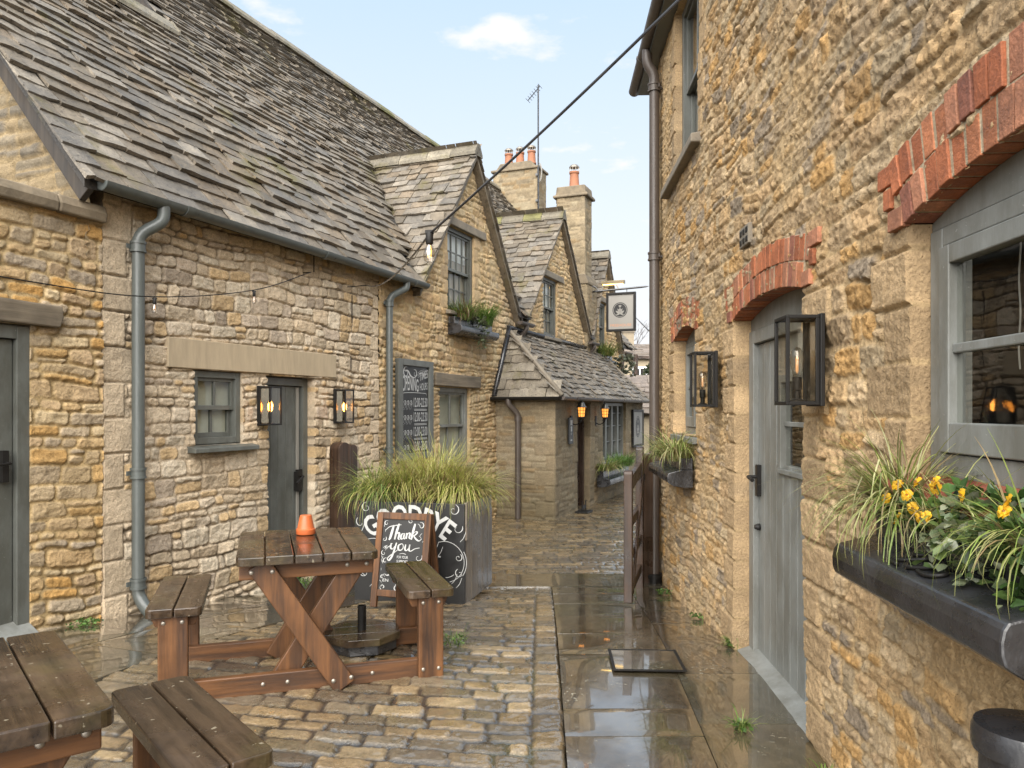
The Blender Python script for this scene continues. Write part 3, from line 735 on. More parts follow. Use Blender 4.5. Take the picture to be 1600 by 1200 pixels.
def stone_block(name, parent, x0, x1, y0, y1, z0, z1, st, seed, res=.025, quoin=True):
    """four rubble faces joined round a shaft, the top closed"""
    a, b = x1 - x0, y1 - y0; per = [0, a, a + b, 2 * a + b, 2 * a + 2 * b]
    us = np.linspace(0, per[-1], int(per[-1] / res) + 1)
    for p in per: us[np.argmin(abs(us - p))] = p
    zs = np.linspace(z0, z1, max(3, int((z1 - z0) / res) + 1)); U, Z = np.meshgrid(us, zs)
    q = []
    if quoin:
        for p in per:
            q += [(p, 1, .10, .2, z0, z1, .17), (p, -1, .2, .10, z0, z1, .17)]
    hg, c = stone_field(U, Z, st, seed, q)
    near = np.min(np.stack([abs(U - p) for p in per]), 0); hg = hg * sst(0, .03, near)
    X = np.where(U <= per[1], x0 + U, np.where(U <= per[2], x1, np.where(U <= per[3], x1 - (U - per[2]), x0)))
    Y = np.where(U <= per[1], y0, np.where(U <= per[2], y0 + (U - per[1]), np.where(U <= per[3], y1, y1 - (U - per[3]))))
    k = np.where(U < per[1], 0, np.where(U < per[2], 1, np.where(U < per[3], 2, 3)))
    ox = np.array([0, 1, 0, -1])[k]; oy = np.array([-1, 0, 1, 0])[k]
    V = np.stack([X + ox * hg, Y + oy * hg, Z], -1).reshape(-1, 3); idx = np.arange(U.size).reshape(U.shape)
    f = np.stack([idx[:-1, :-1], idx[:-1, 1:], idx[1:, 1:], idx[1:, :-1]], -1).reshape(-1, 4)
    n = len(V); V = np.concatenate([V, [(x0, y0, z1), (x1, y0, z1), (x1, y1, z1), (x0, y1, z1)]]); f = np.concatenate([f, [(n, n + 1, n + 2, n + 3)]])
    C = np.concatenate([c.reshape(-1, 3), np.full((4, 3), .2)])
    return np_mesh(name, V, f, np.clip(C, .01, .9), 'stone', parent, True)

# ================================================================== GROUND
def build_ground():
    ys = np.unique(np.concatenate([np.linspace(-60, 0, 7), np.linspace(0, 14, 57), np.linspace(14, 900, 30)])); xs = np.unique(np.concatenate([np.linspace(-500, -8, 8), np.linspace(-8, 8, 9), np.linspace(8, 500, 8)]))
    X, Y = np.meshgrid(xs, ys); V = np.stack([X, Y, gz(X, Y) - .09], -1).reshape(-1, 3); idx = np.arange(X.size).reshape(X.shape)
    f = np.stack([idx[:-1, :-1], idx[:-1, 1:], idx[1:, 1:], idx[1:, :-1]], -1).reshape(-1, 4)
    np_mesh('ground', V, f, np.full((len(V), 3), (.07, .06, .045)), 'cobble', None, True, 'structure')
    # --- setts
    ys = [1.2]
    while ys[-1] < 26: ys.append(ys[-1] + max(.009, .0042 * ys[-1] - .003))
    ys = np.array(ys); xs = np.linspace(-3.6, 3.9, 620)
    X, Y = np.meshgrid(xs, ys); wob = .05 * (fbm(X * 1.3, Y * 1.3, 5, 3) - .5)
    edge = .105 + .0377 * Y                                    # kerb line of the flagstones
    yy = Y + .20 * np.minimum(X, 0) + wob
    rng = np.random.RandomState(3); rows = [yy.min() - .3]
    while rows[-1] < yy.max() + .3: rows.append(rows[-1] + rng.uniform(.095, .14))
    rows = np.array(rows); ci = np.clip(np.searchsorted(rows, yy) - 1, 0, len(rows) - 2)
    dv = np.minimum(yy - rows[ci], rows[ci + 1] - yy); du = np.zeros_like(X); sid = np.zeros(X.shape, np.int64)
    for c in np.unique(ci):
        m = ci == c; q = [-4.2 + rng.uniform(0, .2)]
        while q[-1] < 4.4: q.append(q[-1] + rng.uniform(.14, .28))
        q = np.array(q); xx = X[m] + .022 * (vn(X[m] * 6 + c, Y[m] * 9, 8) - .5) + .03 * (yy[m] - rows[c])
        j = np.clip(np.searchsorted(q, xx) - 1, 0, len(q) - 2); du[m] = np.minimum(xx - q[j], q[j + 1] - xx); sid[m] = c * 1000 + j
    # single line of setts beside the flags
    lx = edge - .145; inl = (X > lx) & (X < edge) & (Y < 7.3); kk = np.floor(Y / .19 + .25 * vn(Y * 0, np.floor(Y / .19), 4)); fr = Y / .19 - np.floor(Y / .19)
    dl = np.minimum(np.minimum(X - lx, edge - X), np.minimum(fr, 1 - fr) * .19)
    k = .024; d0 = k - np.sqrt(np.maximum(k - du, 0) ** 2 + np.maximum(k - dv, 0) ** 2)
    d = np.where(inl, np.minimum(dl, .05), d0); sid = np.where(inl, 2000000 + np.floor(Y / .19).astype(np.int64), sid)
    near = (X > lx - .012) & (X <= lx) & (Y < 7.3); d = np.where(near, 0, d)
    d = d + .022 * (fbm(X * 7, Y * 7, 29, 3) - .5) * (~inl) + .012 * (fbm(X * 30, Y * 30, 9, 2) - .5)
    mask = sst(.004, .014, d); r1, r2, r3 = (_h(sid, sid * 0 + q, 11) for q in (1, 2, 3))
    crown = np.clip(d / .05, 0, 1)
    hg = mask * (.006 + .006 * r1) + .001 * crown + .010 * (fbm(X * 14, Y * 14, 12, 4) - .5) * mask + .006 * (fbm(X * 50, Y * 50, 19, 3, .6) - .5) + .030 * (fbm(X * 1.1, Y * 1.1, 13, 3) - .5) - .010
    hg += .008 * ((r2 - .5) * (X % .2) / .2) * mask
    pal = np.array([(.19, .138, .076), (.25, .175, .09), (.15, .116, .072), (.118, .09, .056), (.215, .148, .068), (.175, .138, .088), (.30, .22, .12), (.145, .11, .06)])
    c = pal[(r3 * len(pal)).astype(int).clip(0, 7)] * (.8 + .4 * r1)[..., None]
    mc = np.array((.034, .026, .017)) * (.7 + .6 * fbm(X * 9, Y * 9, 14, 3))[..., None]
    moss = sst(.55, .7, fbm(X * 1.4 + 7, Y * 1.4, 15, 4))[..., None] * .5; mc = mc * (1 - moss) + np.array((.07, .065, .018)) * moss
    c = c * (1 + .5 * (fbm(X * 22, Y * 22, 33, 4, .65) - .5))[..., None]
    c = c * mask[..., None] + mc * (1 - mask[..., None])
    # under the flags the bed drops away
    under = (X > edge) & (Y < 7.4)
    sL = (X + 5.2) * .378 + Y * .9258; oL = (X + 5.2) * .9258 - Y * .378    # along / out from the left row
    und2 = (oL < 1.22 + .05 * np.sin(sL * 3)) & (sL < 9.6)
    hg = np.where(under | und2, -.07, hg)
    V = np.stack([X, Y, gz(X, Y) + hg], -1).reshape(-1, 3); idx = np.arange(X.size).reshape(X.shape)
    fm = np.ones((len(ys) - 1, len(xs) - 1), bool); CX = X[:-1, :-1]; CY = Y[:-1, :-1]
    fm &= ~((CX > 1.5 + .0483 * CY) & (CY < 7.8)); fm &= ~(oL[:-1, :-1] < -.25)
    f = np.stack([idx[:-1, :-1], idx[:-1, 1:], idx[1:, 1:], idx[1:, :-1]], -1)[fm]
    np_mesh('cobbled_lane', V, f, c.reshape(-1, 3), 'cobble', None, True, 'structure')
    # --- flagstones
    def slab(mb, q, rng, dz=0.0, nsub=9):
        """a worn slab: q four corners anticlockwise"""
        col = Vector(rng.choice([(.078, .061, .042), (.09, .069, .043), (.07, .058, .042), (.082, .072, .05), (.10, .074, .044)])) * rng.uniform(.85, 1.2)
        cx, cy = sum(p[0] for p in q) / 4, sum(p[1] for p in q) / 4; q = [(cx + (p[0] - cx) * (1 - .006), cy + (p[1] - cy) * (1 - .006)) for p in q]
        tilt = [rng.uniform(-.0018, .0018) for _ in range(4)]; n = nsub; vs = []; b = .003
        for j in range(n + 1):
            for i in range(n + 1):
                a, t = i / n, j / n; w4 = ((1 - a) * (1 - t), a * (1 - t), a * t, (1 - a) * t)
                x = sum(w * p[0] for w, p in zip(w4, q)); y = sum(w * p[1] for w, p in zip(w4, q)); z = gzf(x, y) + dz + sum(w * k for w, k in zip(w4, tilt))
                z += .004 * (float(fbm(x * 3.0, y * 3.0, 77, 3)) - .5)
                if i in (0, n) or j in (0, n): z -= b
                vs.append((x, y, z))
        fs = [(j * (n + 1) + i, j * (n + 1) + i + 1, (j + 1) * (n + 1) + i + 1, (j + 1) * (n + 1) + i) for j in range(n) for i in range(n)]
        ring = [i for i in range(n + 1)] + [j * (n + 1) + n for j in range(1, n + 1)] + [n * (n + 1) + i for i in range(n - 1, -1, -1)] + [j * (n + 1) for j in range(n - 1, 0, -1)]
        B = len(vs); vs += [(vs[i][0], vs[i][1], vs[i][2] - .06) for i in ring]; m = len(ring)
        fs += [(ring[k], B + k, B + (k + 1) % m, ring[(k + 1) % m]) for k in range(m)]
        mb.add(vs, fs, tuple(col))
    rng = random.Random(5); mb = MB()
    e = lambda y: .105 + .0377 * y; j = lambda y: .613 + .0685 * y; w = lambda y: 1.16 + .0483 * y
    c1 = [.9, 1.75, 2.55, 3.37, 3.68, 4.52, 5.05, 5.73, 6.38, 6.95, 7.3]; c2 = [.9, 1.9, 2.7, 3.50, 4.17, 4.86, 5.40, 6.0, 6.6, 7.3]
    for a, b in zip(c1, c1[1:]): slab(mb, [(e(a), a), (j(a), a), (j(b), b), (e(b), b)], rng)
    for a, b in zip(c2, c2[1:]): slab(mb, [(j(a), a), (w(a), a), (w(b), b), (j(b), b)], rng)
    xs_ = [-.62, -.05, .44, .95, 1.56]
    for a, b in zip(xs_, xs_[1:]): slab(mb, [(a, 7.32), (b, 7.32), (b, 7.95), (a, 7.95)], rng, .004)
    mb.build('flagstone_path', 'flag', None, smooth=50, kind='structure')
    mb = MB(); cols = [0, .62, 1.24]; s = 3.0
    PL = lambda s, o: tuple((ML @ Vector((s, -o, 0)))[:2])
    for k in range(2):
        s = 2.6 + .35 * k
        while s < 9.5:
            ln = rng.uniform(.55, .95); slab(mb, [PL(s, cols[k + 1]), PL(s + ln, cols[k + 1]), PL(s + ln, cols[k]), PL(s, cols[k])][::-1], rng, .006); s += ln
    mb.build('flagstone_strip', 'flag', None, smooth=50, kind='structure')
build_ground()

# ================================================================== LEFT ROW
# ---- low outbuilding at the left edge
ob = empty('stone_outbuilding', ML, 'low yellow stone outbuilding with flat coping and grey door, at the left edge', 'building')
rubble_wall('wall', ob, 2.2, 5.955, -.15, 2.82, 'ext', 21, [(4.50, 5.42, -.1, 2.03)], .009, reveal=.12, ends=(False, True))
m = MB(); x = 2.2; rr = random.Random(4)
while x < 5.93:
    l = min(rr.uniform(.6, 1.0), 5.955 - x); m.prism([(-.065, 2.81), (-.075, 2.87), (-.05, 2.93), (.30, 2.95), (.30, 2.81)], x + .003, x + l - .003, 'x'); x += l
m.build('coping', 'capstone', ob, bevel=.012)
MB().box(2.2, 5.955, .12, 5.0, 2.6, 2.78).build('roof', 'slate', ob)
MB().prism([(4.2, 2.045), (5.60, 2.03), (5.625, 2.10), (5.615, 2.175), (4.2, 2.20)], -.055, .12, 'y').build('lintel', 'oak', ob, bevel=.01)
d = plank_door(ob, 4.50, 5.42, .06, 2.02, .03, 6, .085, 'paint')
m = MB(); m.box(5.235, 5.275, -.012, .012 + .02, 1.02, 1.22); m.tube([(5.255, .03, 1.14), (5.255, -.055, 1.14), (5.14, -.055, 1.13)], .009, 8)
m.build('handle', 'black', d)
MB().prism([(-.10, .03), (.05, .12), (.05, .03)], 4.50, 5.42, 'x').build('weather_board', 'paint2', d, bevel=.004)

# ---- pale cottage
co = empty('stone_cottage', ML, 'pale stone cottage with long slate roof, small four-pane window and concrete lintel', 'building')
rubble_wall('wall', co, 5.965, 9.632, -.4, 3.14, 'pale', 33, [(6.82, 7.385, 1.18, 1.81), (7.71, 8.435, -.3, 1.80)], .0085, reveal=.15,
            quoins=[(5.965, 1, .19, .30, -.4, 3.14, .26), (9.632, -1, .18, .10, -.4, 3.14, .16)], ends=(True, False))
XG = Matrix(((0, 1, 0, 5.84), (-1, 0, 0, 0), (0, 0, 1, 0), (0, 0, 0, 1)))
rubble_wall('gable_wall', co, -4.4, .02, 2.55, 5.75, 'grey', 41, res=.022, topfn=lambda x: 3.06 + 1.2 * np.minimum(-x, 4.4 + x), xf=XG)
MB().box(6.53, 8.77, -.034, .14, 1.815, 2.055).build('lintel', 'concrete', co, bevel=.006)
w = sash(co, 6.825, 7.38, 1.19, 1.805, .03, 2, 1, .055, .022, True, 'paint', 'net', back_d=.075)
MB().prism([(-.105, 1.125), (-.105, 1.16), (.02, 1.185), (.05, 1.185), (.05, 1.125)], 6.745, 7.50, 'x').build('sill', 'paint', w, bevel=.004)
d = plank_door(co, 7.71, 8.435, -.2, 1.79, .11, 5, .075, 'paint')
MB().box(8.283, 8.312, .095, .112, -.19, 1.70).build('draught_strip', 'signpale', d)
m = MB(); m.box(8.265, 8.335, .07, .10, .66, .88); m.tube([(8.30, .09, .81), (8.30, .03, .81), (8.19, .025, .75)], .012, 8); m.box(8.24, 8.27, .06, .10, .67, .86); m.box(8.262, 8.272, .075, .095, .70, .84); m.build('handle', 'black', d)

PITCH = 1.2; EY = -.16; EZ = 3.04; RXO = 5.68
VS = (0, 1, PITCH); KV = math.hypot(1, PITCH)
GAB = [(10.50, 13.76, 5.20), (14.22, 17.97, 5.20), (18.15, 20.72, 5.05)]
def under_gable(x, y):
    z = EZ + PITCH * (y - EY)
    for xa, xb, za in GAB:
        xm = (xa + xb) / 2; zg = za - (za - 3.0) * abs(x - xm) / ((xb - xa) / 2)
        if zg > z - .04 or (y < .12 and xa + .02 < x < xb - .02): return True
    return False
LOWV = (2.15 - EY) * KV; HIV = (3.65 - EY) * KV; XV = 8.66
mb = MB()
slates(mb, (RXO, EY, EZ), (1, 0, 0), VS, 3.1, HIV, lambda u, v: v < LOWV and u + RXO < XV + .02, .175, .075, (.2, .42), seed=5, clamp=(True, False))
mb.prism([(EY + .01, EZ - .045), (2.15, EZ + PITCH * (2.15 - EY) - .05), (2.15, EZ + PITCH * (2.15 - EY)), (EY + .01, EZ + .01)], RXO + .02, XV, 'x', (.05, .045, .04))
mb.prism([(4.5, EZ - .05), (2.15, EZ + PITCH * (2.15 - EY) - .05), (2.15, EZ + PITCH * (2.15 - EY)), (4.5, EZ + .05)], RXO + .02, XV, 'x', (.16, .14, .12))
rf = mb.build('roof', 'slate', co)
mb = MB(); ridge_stones(mb, (RXO, 2.15, EZ + PITCH * (2.15 - EY) + .06), (XV, 2.15, EZ + PITCH * (2.15 - EY) + .06)); mb.build('ridge', 'slate', rf)
m = MB(); m.beam((5.75, EY + .05, EZ - .085), (5.75, 2.15, EZ + PITCH * (2.15 - EY) - .125), .05, .11, (0, -PITCH, 1))
m.build('bargeboard', 'barge', rf, bevel=.004)
gutter(co, (5.80, -.19, 3.055), (10.45, -.19, 3.045), .062, 'pipe')
pipe_run(co, [(6.34, -.19, 3.02), (6.34, -.19, 2.90), (6.20, -.085, 2.78), (6.20, -.085, .10), (6.20, -.15, .02), (6.20, -.22, -.03)], .045, 'pipe', collars=[(6.20, -.085, 2.66), (6.20, -.085, .98), (6.20, -.085, .16)])
pipe_run(co, [(9.97, -.19, 3.0), (9.97, -.19, 2.93), (9.76, -.08, 2.80), (9.76, -.08, -.2)], .040, 'pipe', collars=[(9.76, -.08, 2.70), (9.76, -.08, .98)])
for q in ((9.02, 2.42, .3), (9.0, 1.9, .16), (8.35, 2.86, .2)): MB().tube([(q[0], -.06, q[1]), (q[0], -.06, q[1] + q[2])], .006, 6).build('wall_tie', 'black', co)

# ---- the inn with its three gables
inn = empty('stone_inn', ML, 'tall stone inn with three steep gables, slate roofs and two chimneys', 'building')
def inn_top(x):
    t = np.full(x.shape, 3.16)
    for xa, xb, za in GAB:
        xm = (xa + xb) / 2; t = np.maximum(t, za - .07 - (za - 3.0) * abs(x - xm) / ((xb - xa) / 2))
    return t
WIN = [(11.38, 12.27, 2.86, 4.03), (15.24, 16.06, 2.85, 3.95), (18.98, 19.62, 2.85, 3.97), (11.13, 12.12, .72, 1.79)]
rubble_wall('wall', inn, 9.632, 21.4, -.4, 5.2, 'inn', 57, WIN, .015, topfn=inn_top, reveal=.16, ends=(False, True),
            quoins=[(11.38, -1, .12, .22, 2.86, 4.0, .2), (12.27, 1, .12, .22, 2.86, 4.0, .2), (21.4, -1, .3, .18, -.4, 3.1, .25)])
MB().box(9.64, 21.38, .32, 7.2, -.4, 3.0).build('back_wall', 'dark', inn)
for k, (a, b, c, e_) in enumerate(WIN):
    if k == 3:
        w = sash(inn, a, b, c, e_, .06, 2, 1, .07, .028, True, 'paint2', 'net', back_d=.078)
    else:
        w = sash(inn, a, b, c, e_, .05, 4 if k == 0 else 3, 2, .06, .02, True, 'paint', 'blind', back_d=.078, split_back=(c + .75 if k == 0 else c + .5))
    MB().prism([(-.09, c - .07), (-.09, c - .02), (.05, c), (.05, c - .07)], a - .06, b + .06, 'x').build('sill', 'greystone', w, bevel=.008)
m = MB(); 
for a, b, c in ((11.20, 12.62, 4.035), (15.06, 16.36, 3.955), (18.85, 19.8, 3.975)): MB().box(a, b, -.05, .16, c, c + .118).build('lintel', 'greystone', inn, bevel=.012)
MB().prism([(10.98, 1.80), (12.40, 1.795), (12.42, 1.965), (10.97, 1.975)], -.055, .16, 'y').build('lintel', 'oak', inn, bevel=.012)
mb = MB()
slates(mb, (RXO, EY, EZ), (1, 0, 0), VS, 16.0, HIV, lambda u, v: u + RXO > XV + .02 and not any(under_gable(u + RXO + q, v / KV + EY - .03) for q in (-.13, 0, .13)), .175, .075, (.2, .42), seed=5)
rz = EZ + PITCH * (3.65 - EY)
cuts = [XV] + [q for g in GAB for q in (g[0] + .03, g[1] - .03)] + [21.7]
for k in range(len(cuts) - 1):
    ya = EY + .01 if k % 2 == 0 else .25
    za = EZ + PITCH * (ya - EY); mb.prism([(ya, za - .045), (3.65, rz - .05), (3.65, rz), (ya, za)], cuts[k], cuts[k + 1], 'x', (.05, .045, .04))
mb.prism([(7.5, EZ - .05), (3.65, rz - .05), (3.65, rz), (7.5, EZ + .05)], XV, 21.7, 'x', (.16, .14, .12))
rf = mb.build('roof', 'slate', inn)
mb = MB(); ridge_stones(mb, (XV - .04, 3.65, rz + .06), (21.7, 3.65, rz + .06), .17, .14, .5); mb.build('ridge', 'slate', rf)
XG2 = Matrix(((0, 1, 0, 8.78), (-1, 0, 0, 0), (0, 0, 1, 0), (0, 0, 0, 1)))
rubble_wall('end_wall', inn, -7.3, -.3, 3.2, 7.5, 'grey', 43, res=.03, topfn=lambda x: 3.12 + 1.2 * np.minimum(-x, 7.3 + x), xf=XG2)
m = MB(); m.beam((8.71, 1.9, EZ + PITCH * (1.9 - EY) - .13), (8.71, 3.65, rz - .14), .05, .16, (0, -PITCH, 1)); m.build('bargeboard', 'barge', rf, bevel=.004)
for gi, (xa, xb, za) in enumerate(GAB):
    xm = (xa + xb) / 2; mb = MB(); hw = (xb - xa) / 2
    for sg in (1, -1):
        x0 = xa - .06 if sg == 1 else xb + .06; z0 = 2.97
        v = Vector((xm - x0, 0, za + .02 - z0)); LV = v.length
        ins = lambda u, vv, z0=z0, za=za, LV=LV: (u - .13) < (z0 + (za - z0) * vv / LV - EZ) / PITCH + EY + .22
        slates(mb, (x0, -.13, z0), (0, 1, 0), v, 2.3, LV, ins, .16, .12, (.16, .34), 11 + gi * 2 + sg, .02, clamp=(True, False))
        pl = [(x0, z0 - .065), (xm, za - .075), (xm, za + .01), (x0, z0 + .01)]
        mb.prism(pl, -.115, 1.75, 'y', (.19, .155, .11))
    g = mb.build('gable_roof', 'slate', inn)
    mb = MB(); ridge_stones(mb, (xm, -.15, za + .09), (xm, 1.85, za + .09), .13, .13, .45, 8 + gi); mb.build('ridge', 'slate', g)
# short gutters and hoppers in the valleys
for k, xg in enumerate((13.98, 18.06)):
    gutter(inn, (xg - .30, -.17, 2.93), (xg + .28, -.17, 2.93), .055, 'brownpipe', 3)
    pipe_run(inn, [(xg, -.17, 2.9), (xg, -.17, 2.82), (xg, -.07, 2.72), (xg, -.07, 2.45)], .04, 'brownpipe')
gutter(inn, (20.75, -.17, 2.93), (21.45, -.17, 2.93), .055, 'brownpipe', 3)
pipe_run(inn, [(20.95, -.17, 2.9), (20.95, -.17, 2.8), (20.95, -.07, 2.7), (20.95, -.07, -.2)], .045, 'brownpipe')
# chimneys
def pot(parent, x, y, z, h=.34, r=.1, cowl=True):
    p = MB(); p.lathe([(r * 1.12, 0), (r * 1.12, .03), (r, .05), (r * .86, h - .05), (r * 1.0, h - .04), (r * 1.0, h)], 18); o = p.build('chimney_pot', 'pot', parent, smooth=40, xf=T(x, y, z))
    if cowl:
        c = MB()
        for k in range(10):
            a = 2 * math.pi * k / 10; c.tube([(r * .95 * math.cos(a), r * .95 * math.sin(a), h), (r * .95 * math.cos(a), r * .95 * math.sin(a), h + .10)], .005, 5)
        c.lathe([(r * .2, h + .155), (r * .7, h + .15), (r * 1.02, h + .11), (r * 1.02, h + .09)][::-1], 18); c.build('cowl', 'steel', o, smooth=40)
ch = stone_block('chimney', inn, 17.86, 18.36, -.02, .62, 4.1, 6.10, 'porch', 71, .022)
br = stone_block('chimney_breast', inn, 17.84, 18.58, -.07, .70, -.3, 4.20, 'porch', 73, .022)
m = MB(); m.prism([(-.10, 4.18), (-.10, 4.24), (-.03, 4.40), (.66, 4.40), (.74, 4.24), (.74, 4.18)], 17.80, 18.62, 'x'); m.build('weathering', 'capstone', br, bevel=.02); m = MB()
m.box(17.79, 18.43, -.092, .692, 6.085, 6.145); m.prism([(-.09, 6.08), (-.09, 6.15), (-.04, 6.17), (-.02, 6.33), (.62, 6.33), (.64, 6.17), (.69, 6.15), (.69, 6.08)], 17.84, 18.38, 'x')
m.build('chimney_cap', 'capstone', ch, bevel=.02); pot(ch, 18.11, .30, 6.34, .36, .11)
ch = stone_block('chimney', inn, 21.5, 22.2, 2.42, 3.72, 5.2, 8.05, 'porch', 75, .03)
m = MB(); m.box(21.44, 22.26, 2.36, 3.78, 8.03, 8.10); m.prism([(2.46, 8.06), (2.62, 8.27), (3.52, 8.27), (3.68, 8.06)], 21.5, 22.2, 'x'); m.build('chimney_cap', 'capstone', ch, bevel=.02)
for q in (2.72, 3.06, 3.40): pot(ch, 21.85, q, 8.27, .36, .12)

# ---- the porch in front of it
po = empty('stone_porch', ML, 'single-storey stone porch with hipped slate roof, dark door and tall mullioned window', 'building')
PY = -1.0; PX = 13.05; PE = 19.05
Xf = T(0, PY, 0)
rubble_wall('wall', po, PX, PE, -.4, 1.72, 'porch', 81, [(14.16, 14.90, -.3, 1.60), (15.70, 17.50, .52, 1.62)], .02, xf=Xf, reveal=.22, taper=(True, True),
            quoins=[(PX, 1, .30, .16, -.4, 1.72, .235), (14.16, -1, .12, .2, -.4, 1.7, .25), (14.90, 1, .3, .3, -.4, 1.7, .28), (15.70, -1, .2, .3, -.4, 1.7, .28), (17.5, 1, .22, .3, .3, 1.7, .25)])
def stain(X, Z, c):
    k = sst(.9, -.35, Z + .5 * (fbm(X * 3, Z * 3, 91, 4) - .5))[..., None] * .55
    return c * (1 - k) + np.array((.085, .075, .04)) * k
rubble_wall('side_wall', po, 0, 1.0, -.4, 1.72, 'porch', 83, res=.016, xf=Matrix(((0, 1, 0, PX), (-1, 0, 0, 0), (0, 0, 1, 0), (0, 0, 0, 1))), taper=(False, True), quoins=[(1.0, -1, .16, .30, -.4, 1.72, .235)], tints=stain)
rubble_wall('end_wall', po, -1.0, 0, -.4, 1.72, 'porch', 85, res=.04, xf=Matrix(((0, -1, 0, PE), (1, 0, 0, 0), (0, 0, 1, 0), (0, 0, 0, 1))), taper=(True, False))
MB().box(PX + .1, PE - .1, PY + .45, -.05, -.4, 1.6).build('room', 'dark', po)
m = MB()
for k in range(4): m.box(14.17 + k * .165, 14.17 + k * .165 + .160, PY + .17, PY + .22, -.22, 1.56)
d = m.build('door', 'dkwood_z', po, bevel=.004)
m = MB(); m.box(14.83, 14.895, PY + .10, PY + .24, -.25, 1.59); m.box(14.165, 14.225, PY + .12, PY + .24, -.25, 1.59); m.box(14.225, 14.83, PY + .12, PY + .24, 1.53, 1.59); m.build('frame', 'dkwood_z', d, bevel=.004)
m = MB()
n = 4; a, b = 15.70, 17.50
for k in range(n + 1):
    xx = a + (b - a) * k / n; m.box(max(a, xx - .04), min(b, xx + .04), PY + .05, PY + .16, .52, 1.61)
for k in range(n):
    x0_, x1_ = a + (b - a) * k / n + .04, a + (b - a) * (k + 1) / n - .04
    m.box(x0_, x1_, PY + .05, PY + .16, .52, .58); m.box(x0_, x1_, PY + .05, PY + .16, 1.55, 1.61)
    for q in (.85, 1.15, 1.4): m.box(x0_, x1_, PY + .09, PY + .12, q, q + .018)
    m.box((x0_ + x1_) / 2 - .009, (x0_ + x1_) / 2 + .009, PY + .091, PY + .119, .58, 1.55)
w = m.build('window', 'paint2', po, bevel=.003); MB().add([(a, PY + .125, .55), (b, PY + .125, .55), (b, PY + .125, 1.58), (a, PY + .125, 1.58)], [(0, 1, 2, 3)]).build('glass', 'glass', w)
MB().prism([(PY - .09, .45), (PY - .09, .50), (PY + .1, .53), (PY + .1, .45)], a - .05, b + .05, 'x').build('sill', 'paint2', w, bevel=.005)
EVY, EVZ, TZ, HX = -1.14, 1.665, 2.76, .62
mb = MB(); ex = 12.92; v = Vector((0, -EVY, TZ - EVZ)); LV = v.length; EL = 19.15 - ex
slates(mb, (ex, EVY, EVZ), (1, 0, 0), v, EL, LV, lambda u, vv: u > HX * vv / LV - .03, .125, .10, (.13, .28), 31, .018, moss=.0, clamp=(False, True))
v2 = Vector((HX, 0, TZ - EVZ)); LV2 = v2.length
slates(mb, (ex, 0, EVZ), (0, -1, 0), v2, -EVY, LV2, lambda u, vv: u < -EVY * (1 - vv / LV2) + .05, .16, .12, (.14, .32), 33, .018, pal=[(.21, .18, .135), (.19, .16, .12), (.23, .20, .155), (.17, .145, .11)], moss=.0)
mb.add([(ex, EVY, EVZ - .03), (19.1, EVY, EVZ - .03), (19.1, 0, TZ - .02), (ex + HX, 0, TZ - .02), (ex, 0, EVZ - .03)], [(0, 1, 2, 3), (0, 3, 4), (0, 4, 2, 1)], (.06, .055, .05))
rf = mb.build('roof', 'slate', po)
m = MB(); m.tube([(ex - .02, EVY - .02, EVZ + .03), (ex + HX, -.01, TZ + .05)], .035, 8); m.build('hip_mortar', 'greystone', rf, smooth=True)
m = MB(); m.tube([(19.08, EVY, EVZ + .04), (19.08, 0, TZ + .05)], .03, 8); m.build('verge_mortar', 'greystone', rf, smooth=True)
m = MB(); m.tube([(ex - .03, -.05, EVZ + .02), (ex + HX - .02, -.05, TZ + .06)], .045, 6); m.tube([(ex + HX - .05, -.04, TZ + .06), (19.1, -.04, TZ + .06)], .035, 6); m.build('flashing', 'lead', rf, smooth=True)
gutter(po, (ex - .05, .0, EVZ + .01), (ex - .05, EVY - .04, EVZ + .01), .055, 'black', 3)
gutter(po, (ex - .08, EVY - .045, EVZ + .01), (19.15, EVY - .045, EVZ + .01), .055, 'brownpipe', 1.5)
pipe_run(po, [(ex - .05, -.30, EVZ - .02), (ex - .05, -.30, EVZ - .10), (ex + .05, -.42, EVZ - .25), (ex + .05, -.42, -.2)], .045, 'brownpipe', smooth=40)
m = MB(); m.tube([(ex + .05, -.42, 1.30), (ex + .05, -.42, 1.37)], .058, 14); m.build('pipe_collar', 'brownpipe', po, smooth=40)

# ================================================================== RIGHT HOUSE
rh = empty('stone_house', MR, 'tall golden rubble stone house with red brick arches along the right of the lane', 'building')
xs = [-8.335]
while xs[-1] < -.55: xs.append(xs[-1] + max(.005, min(.014, .0023 * abs(xs[-1]))))
HD = (-4.614, -3.334, -.3, 2.01, .065); HS = (-6.77, -5.77, 1.28, 2.08, .075); HN = (-2.37, -1.17, 1.28, 2.05, .085); HU = (-6.72, -5.64, 3.50, 4.93)
Q = []
for h in (HD, HS, HN):
    zb = max(h[2], -.3)
    Q += [(h[0], -1, .30, .18, zb, h[3], .175), (h[1], 1, .17, .30, zb, h[3], .175)]
Q += [(HU[0], -1, .12, .2, 3.5, 4.95, .2), (HU[1], 1, .1, .2, 3.5, 4.95, .2), (-8.335, 1, .16, .3, -.4, 5, .25)]
rubble_wall('wall', rh, -8.335, -.55, -.45, 4.96, 'right', 101, [HD, HS, HN, HU], .0075, xs=np.array(xs), quoins=Q, mat='stone_rough', reveal=.17, ends=(True, True))
rubble_wall('end_wall', rh, -6.0, .0, -.45, 6.5, 'grey', 103, res=.05, xf=Matrix(((0, 1, 0, -8.33), (-1, 0, 0, 0), (0, 0, 1, 0), (0, 0, 0, 1))), topfn=lambda x: 4.96 + .9 * np.minimum(-x, 6 + x))
MB().box(-8.2, -.6, .75, 6.0, -.4, 4.9).build('room', 'dark', rh)
